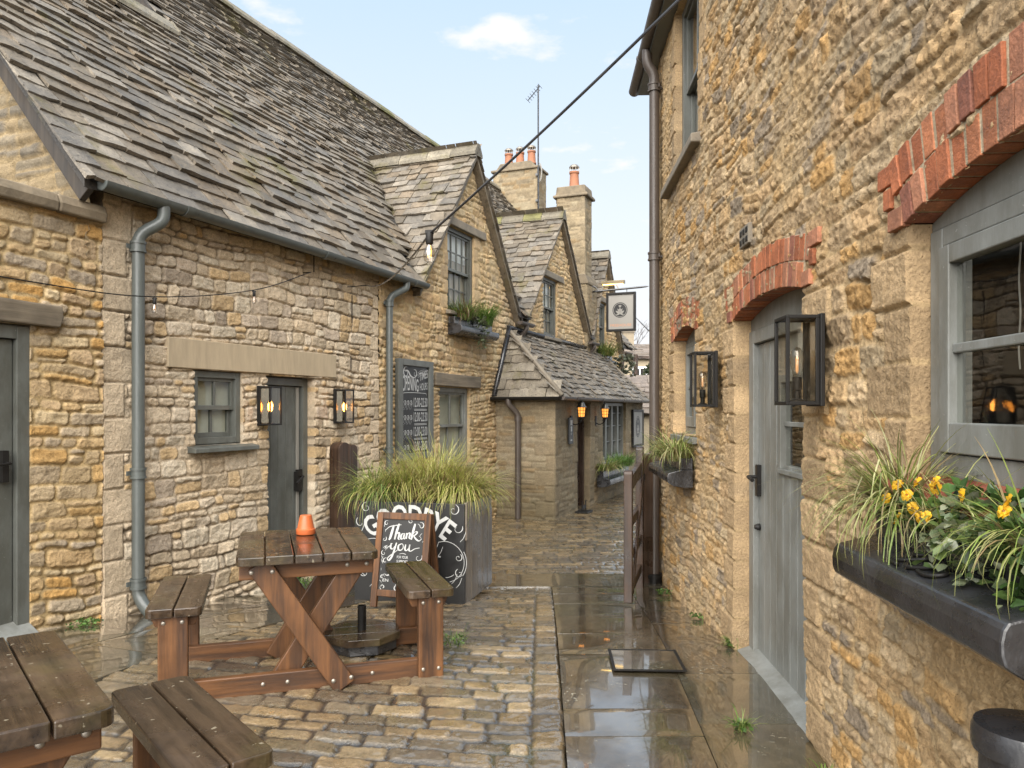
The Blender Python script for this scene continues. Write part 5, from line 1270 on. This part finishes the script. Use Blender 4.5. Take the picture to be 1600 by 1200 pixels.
m = MB(); m.beam((.03, -.03, .10), (Lg - .05, -.03, .95), .07, .02, (0, 1, 0)); m.build('brace', 'dkwood_x', gt, bevel=.004, xf=GM)
m = MB(); m.tube([(Lg + .05, -.03, .95), (Lg + .13, -.03, .97), (Lg + .16, .0, .95)], .012, 7); m.box(Lg - .02, Lg + .06, -.045, -.03, .92, .98); m.build('hinge', 'black', gt, xf=GM, smooth=40)
gp = MB(); gp.prism([(-.085, -.1), (.085, -.1), (.085, 1.18), (.05, 1.26), (-.05, 1.26), (-.085, 1.18)], -.08, .08, 'y')
tag(gp.build('gate_post', 'dkwood_z', None, bevel=.008, xf=T(1.345, 7.55, gzf(0, 7.5)) @ RZ(5)), 'heavy dark timber gate post against the right house, beside its downpipe', 'post')

# ================================================================== LANTERNS
def box_lantern(Mx, x, z, y, lit, label, group):
    L_ = empty('wall_lantern', Mx @ T(x, y, z), label, 'wall lantern', group); w, dd, h, b = .075, .145, .34, .007
    m = MB()
    for sx in (-1, 1):
        for yy in (-dd, -.03): m.box(sx * w - b, sx * w + b, yy - b, yy + b, b, h - b)
        for zz in (0, h): m.box(sx * w - b, sx * w + b, -dd + b, -.03 - b, zz - b, zz + b)
    for yy in (-dd, -.03):
        for zz in (0, h): m.box(-w - b, w + b, yy - b, yy + b, zz - b, zz + b)
    m.box(-w, w, -dd, -.03, h, h + .004); m.box(-w, w, -dd, -.03, -.004, .0)
    m.build('frame', 'black', L_, bevel=.002)
    m = MB(); m.box(-w - .012, w + .012, -.022, -.004, -.012, h + .012); m.build('back_plate', 'black', L_, bevel=.003)
    m = MB(); m.box(-w + .008, w - .008, -.0235, -.0225, .01, h - .01); m.build('mirror', 'mirror', L_)
    m = MB(); m.add([(-w, -dd, b), (w, -dd, b), (w, -dd, h - b), (-w, -dd, h - b)], [(0, 1, 2, 3)])
    for sx in (-w, w): m.add([(sx, -dd, b), (sx, -.03, b), (sx, -.03, h - b), (sx, -dd, h - b)], [(0, 1, 2, 3)])
    m.build('glass', 'clear', L_)
    cy = -.085
    m = MB(); m.lathe([(.03, 0), (.03, .012), (.014, .02), (.014, .05), (.019, .055), (.019, .105)], 14, T(0, cy, .0)); m.build('lamp_holder', 'black', L_, smooth=40)
    m = MB(); m.lathe([(.014, .105), (.024, .145), (.029, .175), (.025, .205), (.012, .222), (.001, .226)], 14, T(0, cy, .0)); bl = m.build('bulb', 'bulbglass', L_, smooth=True)
    f = MB(); f.lathe([(.008, .115), (.021, .135), (.024, .18), (.010, .205)] if lit else [(.002, .12), (.006, .13), (.006, .18), (.002, .19)], 10, T(0, cy, .0)); f.build('filament', 'bulb' if lit else 'glow2', bl, smooth=True)
    return L_
gA, gB = 'lit box lanterns either side of the cottage door', 'box lanterns on the right house'
box_lantern(ML, 7.63, 1.345, -.03, True, 'lit glass lantern between the four-pane window and the cottage door', gA)
box_lantern(ML, 8.80, 1.345, -.03, True, 'lit glass lantern right of the cottage door, above the dark post', gA)
box_lantern(MR, -3.08, 1.505, -.03, False, 'nearest big black glass lantern, right of the pale plank door', gB)
box_lantern(MR, -4.98, 1.505, -.03, False, 'black glass lantern left of the pale plank door, farther of the two', gB)
def carriage_lantern(x, z, label):
    c = empty('carriage_lantern', ML @ T(x, PY, z) @ Matrix.Scale(.84, 4), label, 'wall lantern', 'lit carriage lanterns beside the porch door'); o = -.22
    m = MB(); m.box(-.045, .045, -.03, -.004, -.16, .04); pts = [(0, -.02, -.10), (0, -.08, -.13), (0, -.15, -.12), (0, o, -.06), (0, o, 0)]
    m.tube([Vector(tuple(p)) for p in [(0,) + tuple(q) for q in cat([(a[1], a[2]) for a in pts], 5)]], .010, 8)
    for sx in (-1, 1): m.tube([(0, o + .0, -.03), (sx * .03, o + .02, -.07), (sx * .05, o + .03, -.04), (sx * .035, o + .02, -.01)], .006, 6)
    m.build('bracket', 'black', c, smooth=40)
    m = MB(); m.lathe([(.02, -.03), (.06, 0), (.07, .012), (.065, .02)], 8, T(0, o, 0)); m.build('base', 'black', c)
    m = MB(); m.lathe([(.060, .02), (.078, .20)], 8, T(0, o, 0), cap=False); g = m.build('glass', 'amber', c)
    m = MB()
    for k in range(8):
        a = math.pi / 4 * k; m.tube([(.061 * math.cos(a), o + .061 * math.sin(a), .02), (.080 * math.cos(a), o + .080 * math.sin(a), .20)], .005, 5)
    for q, z_ in ((.0665, .08), (.0725, .14)):
        pts = [(q * math.cos(math.pi / 4 * k), o + q * math.sin(math.pi / 4 * k), z_) for k in range(9)]; m.tube(pts, .004, 5)
    m.build('frame', 'black', c)
    m = MB(); m.lathe([(.10, .195), (.10, .205), (.075, .23), (.055, .28), (.03, .31), (.012, .32), (.018, .34), (.008, .355), (.012, .37), (.002, .40)], 16, T(0, o, 0)); m.build('roof', mat_plain('aged_bronze', (.10, .095, .08), .35, .5), c, smooth=40)
    m = MB(); m.lathe([(.006, .07), (.024, .09), (.026, .13), (.008, .16)], 10, T(0, o, 0)); m.build('bulb', 'bulb', c, smooth=True)
carriage_lantern(13.80, 1.35, 'lit amber carriage lantern left of the porch door')
carriage_lantern(15.22, 1.33, 'lit amber carriage lantern between the porch door and its tall window')

# ================================================================== SIGNS
# opening times
obd = empty('opening_times_board', ML @ T(9.985, -.035, .86), 'tall chalkboard in grey frame listing opening times, beside the ground-floor window', 'sign')
bw, bh, f = .885, 1.24, .105
m = MB(); m.box(0, f, -.04, .02, 0, bh); m.box(bw - f, bw, -.04, .02, 0, bh); m.box(f, bw - f, -.039, .02, bh - f * .75, bh); m.box(f, bw - f, -.039, .02, 0, f * .75); m.build('frame', 'paint', obd, bevel=.006)
pn = MB().box(f - .005, bw - f + .005, -.012, .01, .05, bh - .05).build('chalk_panel', 'board', obd)
ch = MB(); y = -.0135
def bulge(x, z, w, h, k):
    return lambda a, b: (x + a, z + b * (1 + k * (.5 - a / w)) + .06 * math.sin(math.pi * a / w) * .3)
put_text(ch, 'OPENING', 0, 0, .17, .40, y, .012, fn=bulge(f + .02, .845, .40, .17, .25))
put_text(ch, 'TIMES', 0, 0, .10, .22, y, .006, fn=lambda a, b: (f + .445 + a, .98 + b + a * .25)); put_text(ch, 'HOURS', 0, 0, .09, .20, y, .0, fn=lambda a, b: (f + .455 + a, .86 + b + a * .1))
swirl(ch, f + .11, 1.075, .075, 1.2, 1.2, .018, y, 1); swirl(ch, f + .33, 1.07, .055, 2.2, 1.1, .014, y, -1)
stroke(ch, [(f + .05, 1.10), (f + .15, 1.10), (f + .22, 1.04), (f + .32, 1.02), (f + .39, 1.06)], .022, y=y)
for k in range(4): stroke(ch, [(f + .40, 1.08 - .02 * k), (f + .5, 1.12 - .02 * k), (f + .64, 1.13 - .02 * k)], .004, y=y, thick=False)
stroke(ch, [(f + .03, .80), (f + .06, .825), (f + .33, .832), (f + .60, .825), (f + .64, .80)], .006, y=y, thick=False)
for r, t_ in enumerate(('12:00-22:30', '12:00-22:30', '12:00-23:00', '12:00-20:00')):
    z = .655 - r * .183; put_text(ch, t_, f + .30, z, .115, .355, y, .004)
    for q in range(2): stroke(ch, [(f + .31, z - .03 - .014 * q), (f + .48, z - .03 - .014 * q), (f + .64, z - .03 - .014 * q)], .006, y=y, thick=False)
    rg = random.Random(40 + r)
    for q in range(3 if r < 3 else 2):
        x0_ = f + .035 + .075 * q; stroke(ch, [(x0_, z - .03), (x0_ + .03, z + .03 + rg.uniform(0, .02)), (x0_ + .015, z + .06), (x0_ + .06, z + .075), (x0_ + .045, z + .02), (x0_ + .085, z + .05)], .010, y=y)
        stroke(ch, [(x0_ + .01, z - .04), (x0_ + .05, z - .01), (x0_ + .10, z + .075)], .006, y=y)
ch.build('lettering', 'chalk', pn)

def emblem(parent, x, z, r, y, sx=1.0, name='emblem'):
    """round dark roundel with a pale leafy motif"""
    m = MB(); N = 36
    def ring(r0, r1, yy, mi):
        vs = [(x + sx * q * math.cos(2 * math.pi * k / N), yy, z + q * math.sin(2 * math.pi * k / N)) for q in (r0, r1) for k in range(N)]
        m.add(vs, [(k, (k + 1) % N, N + (k + 1) % N, N + k) for k in range(N)], mi=mi)
    ring(r * .90, r, y - .001, 0); ring(.001, r * .84, y - .001, 0)
    def leaf(cx, cz, l, w, a, mi=1):
        p = []
        for k in range(13):
            t = k / 12; p.append((l * t, w * math.sin(math.pi * t) * (1 - .3 * t)))
        for k in range(11, 0, -1):
            t = k / 12; p.append((l * t, -w * math.sin(math.pi * t) * (1 - .3 * t)))
        c, s = math.cos(R_(a)), math.sin(R_(a)); m.add([(x + sx * (cx + q[0] * c - q[1] * s), y - .002, z + cz + q[0] * s + q[1] * c) for q in p], [tuple(range(len(p)))], mi=mi)
    leaf(0, -.45 * r, .75 * r, .20 * r, 90)
    for a in (35, 145): leaf(0, -.5 * r, .72 * r, .15 * r, a)
    for a in (62, 118): leaf(0, -.4 * r, .70 * r, .12 * r, a)
    for a in (-8, 188): leaf(0, -.52 * r, .55 * r, .10 * r, a)
    for a in (60, 80, 100, 120): leaf(0, .30 * r, .40 * r, .07 * r, a)
    return m.build(name, ['board', 'signpale'], parent)
hs = empty('hanging_sign', ML @ T(18.21, -.07, 0), 'hanging pub sign with round emblem and the word FREEHOUSE on an iron arm', 'sign')
SGX = Matrix(((0, 1, 0, 0), (-1, 0, 0, 0), (0, 0, 1, 0), (0, 0, 0, 1)))       # sign face looks back along the row, its x runs out over the lane
m = MB(); m.tube([(0, 0, 4.06), (1.10, 0, 4.10)], .022, 8); m.tube([(1.10, 0, 4.10), (1.2, 0, 4.105), (1.26, 0, 4.107)], [.022, .018, .003], 8); m.box(-.02, .01, -.05, .05, 3.9, 4.22)
m.tube([(.02, 0, 4.20), (.10, .0, 4.14), (.16, 0, 4.07)], .01, 6)
for q in (.52, .78): m.tube([(q, 0, 4.09), (q, .012, 4.05), (q, 0, 4.01)], .008, 6)
m.build('arm', 'lead', hs, smooth=40, xf=SGX)
x0_, x1_, z0_, z1_ = .33, .98, 3.17, 4.01; f = .05; m = MB()
m.box(x0_, x0_ + f, -.035, .035, z0_, z1_); m.box(x1_ - f, x1_, -.035, .035, z0_, z1_); m.box(x0_ + f, x1_ - f, -.034, .034, z1_ - f, z1_); m.box(x0_ + f, x1_ - f, -.034, .034, z0_, z0_ + f); m.build('frame', 'black', hs, bevel=.006, xf=SGX)
pn = MB().box(x0_ + f, x1_ - f, -.015, .015, z0_ + f, z1_ - f).build('board', 'signpale', hs, xf=SGX)
emblem(pn, (x0_ + x1_) / 2 - .02, 3.63, .165, -.0155)
ch = MB(); put_text(ch, 'FREEHOUSE', (x0_ + x1_) / 2, 3.275, .055, .46, -.0165, .0, align='c'); ch.build('lettering', 'signtxt', pn)
m = MB(); m.box(.22, .74, -.06, .03, 4.20, 4.27); m.tube([(.55, .0, 4.2), (.57, .0, 4.14), (.60, 0, 4.10)], .008, 6); m.build('sign_light', mat_plain('brass_trough', (.20, .16, .10), .4, .7), hs, bevel=.012, xf=SGX)
MB().box(.26, .70, -.05, .02, 4.188, 4.198).build('lamp_strip', 'strip', hs, xf=SGX)
# framed sign on the porch and the small plaque
ps = empty('framed_sign', ML @ T(17.95, PY - .03, .68), 'pale framed sign with dark emblem, on the porch wall right of the tall window', 'sign')
w_, h_ = 1.0, .80; m = MB(); m.box(0, .06, -.03, .02, 0, h_); m.box(w_ - .06, w_, -.03, .02, 0, h_); m.box(.06, w_ - .06, -.029, .02, 0, .05); m.box(.06, w_ - .06, -.029, .02, h_ - .05, h_); m.build('frame', 'black', ps, bevel=.005)
pn = MB().box(.05, w_ - .05, -.012, .01, .04, h_ - .04).build('board', 'signpale', ps); emblem(pn, .48, .43, .23, -.0135, .95)
pq = empty('wall_plaque', ML @ T(13.63, PY - .02, .93), 'narrow dark plaque with white marks, on the porch wall left of its door', 'sign')
b_ = MB().box(0, .20, -.02, .01, 0, .42).build('plate', 'board', pq, bevel=.004); m = MB(); m.box(.05, .15, -.0215, -.0205, .30, .38); m.box(.07, .13, -.0215, -.0205, .20, .28); swirl(m, .10, .155, .03, 0, 1, .012, -.0215); m.box(.06, .14, -.0215, -.0205, .05, .07); m.build('marks', 'chalk', b_)

# ================================================================== WINDOW BOXES AND THEIR PLANTS
def window_box(Mx, x0, x1, z, k, label, motif=False, mat='lead', y0=-.03):
    """lead-dressed trough: upright back trough, sloping shelf, rounded nose"""
    w = empty('window_box', Mx @ T((x0 + x1) / 2, y0, z), label, 'window box'); hw = (x1 - x0) / 2
    nose = [(-.205 - .022 * math.sin(R_(a)), .075 + .05 * math.cos(R_(a)) - .0) for a in (20, 50, 80, 110, 140)]
    prof = [(0, -.01), (0, .15), (-.105, .15)] + nose + [(-.17, .005), (-.08, -.01)]
    m = MB(); m.prism([(a * k, b * k) for a, b in prof], -hw, hw, 'x'); m.build('shelf', mat, w, bevel=.006)
    m = MB(); t = .012; i0, i1, zz0, zz1 = -.104 * k, 0.0, .149 * k, .25 * k
    m.box(-hw + .02, hw - .02, i0, i0 + t, zz0, zz1); m.box(-hw + .02, hw - .02, i1 - t, i1, zz0, zz1); m.box(-hw + .02, -hw + .02 + t, i0 + t, i1 - t, zz0, zz1); m.box(hw - .02 - t, hw - .02, i0 + t, i1 - t, zz0, zz1)
    tr = m.build('trough', mat, w, bevel=.003); MB().box(-hw + .035, hw - .035, i0 + t, i1 - t, zz0, zz1 - .02 * k).build('soil', 'dark', tr)
    if motif:
        m = MB(); rg = random.Random(2)
        for pts in ([(-.33, .10), (-.30, .13), (-.27, .11), (-.30, .06), (-.33, .03), (-.28, .02)], [(-.20, .13), (-.19, .08), (-.24, .03), (-.28, .06)], [(-.10, .10), (-.13, .125), (-.16, .10), (-.12, .07), (-.14, .03), (-.19, .03)]):
            q = cat([(a + .22, b) for a, b in pts], 4); m.tube([(p[0], -.105 * k - (.11 - p[1] * .8) * k, .152 * k - (.10 - p[1] * .8) * .22 * k) for p in q], .006, 6)
        m.build('motif', 'black', w, smooth=True)
    return w
window_box(MR, -2.31, -1.44, .955, 1.0, 'near black lead window box under the large casement, with bent iron motif', True)
window_box(MR, -6.86, -5.76, .90, .85, 'black window box under the small arched window, by the timber gate')
window_box(ML, 11.36, 12.66, 2.52, .95, 'dark window box under the sash window of the nearest gable')
window_box(ML, 18.85, 19.75, 2.50, .95, 'dark window box under the farthest gable window, behind the porch roof', mat='lead')
window_box(ML @ T(0, PY, 0), 15.25, 17.2, .10, 1.1, 'dark window box under the tall porch window')
WL = lambda Mx, x, y, z: tuple(Mx @ Vector((x, y, z)))
VAR = [(.34, .35, .12), (.40, .39, .15), (.24, .29, .07), (.42, .41, .20), (.18, .25, .05), (.26, .19, .09)]
IV = [(.13, .17, .07), (.20, .23, .13), (.09, .14, .05), (.30, .32, .22), (.14, .20, .06)]
DG = [(.05, .11, .025), (.07, .14, .03), (.10, .17, .04), (.04, .08, .02)]
# near box
grass('sedge_plant', WL(MR, -2.22, -.09, 1.18), 420, (.20, .38), 1.0, VAR, 'arching variegated grass at the far end of the near window box', 11, .0042, .05, 1.0, 1.15, extra=[(160, (.25, .44), 1.2, VAR, .55, 1.3)])
grass('sedge_plant', WL(MR, -1.93, -.10, 1.17), 110, (.18, .34), 1.0, VAR, 'thin tuft of trailing grass in the middle of the near window box', 12, .0042, .05, .8, 1.4)
grass('sedge_plant', WL(MR, -1.55, -.10, 1.17), 300, (.16, .32), 1.0, VAR, 'long trailing grass at the near end of the near window box', 13, .0042, .07, .9, 1.3)
def foliage(name, loc, specs, label, cat, seed, mat='leaf'):
    m = MB(); rng = random.Random(seed)
    for (c, n, ext, size, cols) in specs: leaves(m, c, n, ext, size, cols, rng, .8)
    o = m.build(name, mat, None, xf=T(*loc)); return tag(o, label, cat)
foliage('ivy', WL(MR, -1.72, -.09, 1.19), [((0, 0, .03), 300, (.04, .17, .05), (.018, .04), IV), ((-.08, -.0, -.03), 130, (.03, .15, .06), (.018, .038), IV), ((.02, .06, .06), 140, (.04, .18, .04), (.02, .04), DG)], 'variegated ivy spilling over the middle of the near window box', 'ivy', 3)
foliage('ivy', WL(MR, -1.50, -.13, 1.12), [((-.03, 0, .02), 90, (.04, .06, .10), (.022, .045), IV + DG)], 'glossy ivy hanging at the near end of the near window box', 'ivy', 4)
def pansies(loc, spots, label, seed):
    p = empty('pansy', T(*loc), label, 'flowers'); rng = random.Random(seed); m = MB(); leaves(m, (-.01, 0, .01), 300, (.06, .17, .045), (.014, .030), DG + [(.12, .20, .05)], rng, .8)
    for q in spots: m.tube([(q[0] * .4, q[1], -.01), (q[0] - .02, q[1], q[2] + .035)], .002, 4, col=(.10, .16, .04))
    m.build('foliage', 'leaf', p)
    for q in spots:
        f = MB(); R0 = Matrix.Translation(q) @ RZ(rng.uniform(-35, 35)) @ RY(-75 + rng.uniform(-20, 20))
        for a in (0, 72, 144, 216, 288):
            t = R_(a); c = (.0085 * math.cos(t), .0085 * math.sin(t)); vs = [(c[0], c[1], .003)] + [(c[0] + .0095 * math.cos(s), c[1] + .0095 * math.sin(s), .004 * math.sin(s * 2) + (.001 * a / 72)) for s in [2 * math.pi * k / 9 for k in range(9)]]
            f.add(vs, [(0, 1 + k, 1 + (k + 1) % 9) for k in range(9)], tuple(Vector((.85, .50, .02)) * rng.uniform(.8, 1.1)), R0)
        f.lathe([(.0045, 0.004), (.001, .007)], 6, R0, (.35, .12, .01)); f.build('flower', 'petal', p, xf=T(-.02, 0, .035) @ Matrix.Identity(4))
pansies(WL(MR, -1.98, -.09, 1.19), [(-.05, .10, .05), (-.06, .03, .03), (-.05, 0, .065), (-.06, .0, .0), (-.055, -.03, -.02), (-.04, -.07, .06), (-.05, -.085, .075), (-.07, .06, -.035), (-.05, -.20, .055), (-.07, .12, .01), (-.08, -.10, -.01)], 'yellow-flowered pansies in the near window box', 5)
pansies(WL(MR, -1.50, -.12, 1.20), [(-.05, .03, .06), (-.055, .035, .04)], 'yellow pansies at the near end of the near window box', 6)
grass('sedge_plant', WL(MR, -5.95, -.12, 1.10), 260, (.22, .42), 1.0, VAR, 'drooping pale grass at the near end of the box by the gate', 14, .006, .09, 1.0, 1.25)
grass('sedge_plant', WL(MR, -6.45, -.11, 1.10), 220, (.18, .34), 1.0, VAR + GR, 'pale grass at the far end of the box by the gate', 15, .006, .12, 1.0, 1.1)
foliage('ivy', WL(MR, -6.65, -.12, 1.12), [((0, 0, .02), 120, (.05, .14, .05), (.03, .05), IV)], 'ivy at the far end of the box by the gate', 'ivy', 6)
grass('tufted_plant', WL(ML, 11.68, -.09, 2.74), 560, (.24, .44), .9, GR + BRN[:2], 'darker green grass tuft at the left of the nearest gable window box', 16, .007, .16, 1.3, .8)
grass('tufted_plant', WL(ML, 12.38, -.09, 2.74), 560, (.24, .46), .8, [(.12, .22, .03), (.16, .26, .05), (.09, .16, .03)], 'bright green grass tuft at the right of the nearest gable window box', 17, .007, .14, 1.4, .7)
foliage('ivy', WL(ML, 12.05, -.17, 2.72), [((0, 0, -.05), 160, (.14, .09, .15), (.03, .055), [(.12, .14, .07), (.09, .11, .06), (.16, .17, .10)]), ((.04, -.02, -.25), 50, (.06, .05, .12), (.025, .05), [(.12, .14, .07)])], 'grey-green ivy trailing from the nearest gable window box', 'ivy', 7)
grass('tufted_plant', WL(ML, 19.1, -.1, 2.72), 380, (.25, .5), .9, [(.16, .22, .04), (.12, .18, .04), (.24, .24, .07)], 'green grass tuft in the farthest gable window box', 18, .011, .25, 1.3, .8)
foliage('shrub', WL(ML, 19.55, -.25, 2.50), [((0, 0, 0), 260, (.45, .15, .22), (.06, .11), [(.12, .13, .08), (.16, .16, .11), (.09, .10, .06)])], 'grey-green trailing shrub in the farthest gable window box', 'shrub', 8)
grass('sedge_plant', WL(ML, 15.55, PY - .12, .38), 240, (.26, .48), 1.0, VAR, 'pale drooping grass at the left of the porch window box', 19, .010, .14, .9, 1.25)
grass('tufted_plant', WL(ML, 16.1, PY - .10, .38), 320, (.22, .38), .9, [(.12, .24, .04), (.16, .28, .06), (.10, .18, .03)], 'bright green grass in the middle of the porch window box', 20, .010, .2, 1.4, .7)
grass('tufted_plant', WL(ML, 16.85, PY - .10, .38), 320, (.22, .38), .9, [(.12, .24, .04), (.16, .28, .06), (.10, .18, .03)], 'bright green grass at the right of the porch window box', 21, .010, .2, 1.4, .7)

# ---- weeds at the foot of the walls
def weed(x, y, s, label, seed, n=26, grassy=False):
    m = MB(); rng = random.Random(seed); leaves(m, (0, 0, .012), n * 2, (s, s, .015), (.010, .024), [(.08, .16, .03), (.11, .20, .04), (.07, .12, .03)], rng, .7)
    if grassy: blades(m, (0, 0, 0), 60, (.05, .12), .9, 1, .004, GR, rng, 5, 1, s)
    tag(m.build('weed', 'leaf', None, xf=T(x, y, gzf(x, y) + .012)), label, 'weed', 'small weeds in the paving joints')
PLw = lambda s, o: (ML @ Vector((s, -o, 0)))[:2]
weed(1.36, 6.85, .06, 'weed on the flagstones just in front of the gate post', 1, 40); weed(1.33, 5.55, .04, 'small weed at the wall foot midway between gate and plank door', 2, 24)
weed(1.34, 4.66, .035, 'weed at the far foot of the plank door frame', 3, 26, True); weed(1.02, 3.42, .028, 'weed in the flagstone joint in front of the plank door', 4, 16, True)
weed(1.18, 2.93, .04, 'grassy weed at the wall foot under the near lantern', 5, 10, True); x_, y_ = PLw(5.75, .10); weed(x_, y_, .09, 'patch of weeds at the foot of the outbuilding wall', 6, 60)
x_, y_ = PLw(8.1, .08); weed(x_, y_, .12, 'low weeds along the foot of the cottage wall', 7, 50, True); weed(-.37, 4.75, .09, 'grassy weeds beside the right leg of the picnic table', 8, 20, True)

# ================================================================== STREET BITS
mc = empty('manhole_cover', T(.755, 4.34, gzf(0, 4.34) + .014) @ RZ(-2.5), 'rectangular metal-edged inspection cover set in the wet flagstones', 'manhole cover')
MB().box(-.185, .185, -.17, .17, .0, .004, (.09, .072, .05)).build('infill', 'flag', mc)
m = MB()
for s in (-1, 1): m.box(s * .19 - .008, s * .19 + .008, -.18, .18, .0, .007); m.box(-.182, .182, s * .175 - .006, s * .175 + .006, .0, .0065)
m.build('rim', 'black', mc)
bn = empty('litter_bin', T(1.075, 1.60, gzf(0, 1.6) - .02), 'round dark bin at the right house wall, cut off by the bottom right corner', 'bin')
MB().lathe([(.09, .0), (.09, .73), (.095, .735)], 28).build('body', 'lead', bn, smooth=40); MB().lathe([(.102, .735), (.104, .745), (.104, .775), (.099, .79), (.02, .797)], 28).build('lid', 'lead', bn, smooth=40)
bs = empty('boot_scraper', ML @ T(14.02, PY - .16, gzf(0, 12.8)), 'black iron boot scraper standing on a tray beside the porch door', 'boot scraper')
m = MB(); m.box(-.16, .16, -.11, .11, 0, .03); m.build('tray', 'black', bs, bevel=.008); m = MB(); m.box(-.10, .10, -.005, .005, .06, .12)
for s in (-1, 1): m.tube([(s * .10, 0, .02), (s * .10, 0, .17), (s * .12, 0, .19)], .010, 6)
m.build('scraper', 'black', bs)

# ================================================================== CABLES
def sag(a, b, s, n=24):
    a, b = Vector(a), Vector(b); return [a.lerp(b, k / n) - Vector((0, 0, s * 4 * (k / n) * (1 - k / n))) for k in range(n + 1)]
f1 = empty('festoon_lights', T(0, 0, 0), 'black festoon cable with one clear bulb slung across the lane between the houses', 'string lights')
A = ML @ Vector((9.25, -.10, 2.86)); B = Vector((-.432, 4.02, 2.40)); Cc = Vector((.603, 2.76, 2.955)); Dd = Vector((1.17, 2.08, 3.33))
pts = sag(A, B, .10, 26) + sag(B, Cc, .015, 14)[1:] + sag(Cc, Dd, .0, 4)[1:]
for p in (pts,): MB().tube(p, .006, 8).build('cable', 'lead', f1, smooth=True)
m = MB(); m.tube([(A.x, A.y, A.z), tuple(ML @ Vector((9.25, -.02, 2.86)))], .006, 6); m.tube([(Dd.x, Dd.y, Dd.z), (Dd.x + .05, Dd.y, Dd.z)], .008, 6); m.tube([tuple(A), tuple(ML @ Vector((8.95, -.05, 2.80)))], .005, 6); m.build('hook', 'black', f1)
def festoon_bulb(parent, p, lit=True, k=1.0):
    h = MB(); h.lathe([(.012, .012), (.020, .0), (.020, -.05), (.016, -.055)][::-1], 14, T(*p) @ Matrix.Scale(k, 4)); h.box(-.022 * k, .022 * k, -.012 * k, .012 * k, .0, .018 * k, xf=T(*p)); h = h.build('lamp_holder', 'black', parent, smooth=40)
    b = MB(); b.lathe([(.014, -.05), (.018, -.065), (.030, -.095), (.033, -.115), (.028, -.138), (.014, -.152), (.001, -.156)][::-1], 18, T(*p) @ Matrix.Scale(k, 4)); b = b.build('bulb', 'bulbglass', h, smooth=True)
    f = MB()
    for s in (-1, 1): f.tube([Vector(p) + Vector((s * .004, 0, -.06)) * k, Vector(p) + Vector((s * .010, 0, -.09)) * k, Vector(p) + Vector((s * .007, 0, -.125)) * k], .0018 * k, 5)
    f.build('filament', 'glow' if lit else 'glow2', b)
festoon_bulb(f1, (B.x, B.y, B.z))
f2 = empty('festoon_lights', T(0, 0, 0), 'thin festoon cable with small sockets running along the cottage wall', 'string lights')
q = [ML @ Vector(v) for v in ((8.25, -.10, 2.84), (7.2, -.30, 2.44 + .06), (6.15, -.30, 2.30), (5.2, -.30, 2.265), (3.4, -.30, 2.30))]
pts = [];
cc = [np.array(v) for v in q]; P_ = [2 * cc[0] - cc[1]] + cc + [2 * cc[-1] - cc[-2]]
for i in range(1, len(P_) - 2):
    for k in range(8):
        t = k / 8; pts.append(.5 * (2 * P_[i] + (P_[i + 1] - P_[i - 1]) * t + (2 * P_[i - 1] - 5 * P_[i] + 4 * P_[i + 1] - P_[i + 2]) * t * t + (3 * P_[i] - P_[i - 1] - 3 * P_[i + 1] + P_[i + 2]) * t ** 3))
pts.append(cc[-1]); MB().tube([Vector(p) for p in pts], .0045, 6).build('cable', 'black', f2, smooth=True)
m = MB(); m.tube([tuple(q[0]), tuple(ML @ Vector((8.25, .0, 2.84)))], .005, 6); m.tube([tuple(q[-1]), tuple(ML @ Vector((3.4, .0, 2.30)))], .005, 6); m.build('hook', 'black', f2)
for i in (1, 2): festoon_bulb(f2, tuple(q[i] - Vector((0, 0, .018))), False, .65)
w_ = MB(); w_.tube([tuple(ML @ (Vector((18.21, -1.05, 3.45)))), tuple(MR @ Vector((-8.3, -.03, 2.33)))], .008, 6)
tag(w_.build('overhead_wire', 'lead', None), 'thin grey wire stretched from the pub sign to the right house', 'wire')
# ---- aerial
tv = empty('tv_aerial', ML @ T(21.46, 2.38, 6.9), 'thin TV aerial mast standing against the three-pot chimney', 'aerial')
m = MB(); m.tube([(0, 0, .0), (0, 0, 3.35)], .022, 7); m.box(-.05, .05, .0, .06, .2, .26); m.box(-.05, .05, .0, .06, .9, .96); m.build('mast', 'lead', tv, smooth=40)
m = MB(); m.tube([(0, .30, 2.98), (0, -.05, 3.32)], .012, 6)
for k in range(7): p = Vector((0, .30, 2.98)).lerp(Vector((0, -.05, 3.32)), k / 6); m.tube([p + Vector((-.16, 0, 0)), p + Vector((.16, 0, 0))], .007, 5)
m.build('arm', 'lead', tv)
m = MB()
for k in range(3): m.tube([(.02, -.03 + .05 * math.cos(t) * (1 + k * .2), 1.0 + .2 * math.sin(t) * (1 + .15 * k)) for t in [2 * math.pi * i / 16 for i in range(17)]], .008, 5)
m.build('cable_coil', 'signpale', tv)
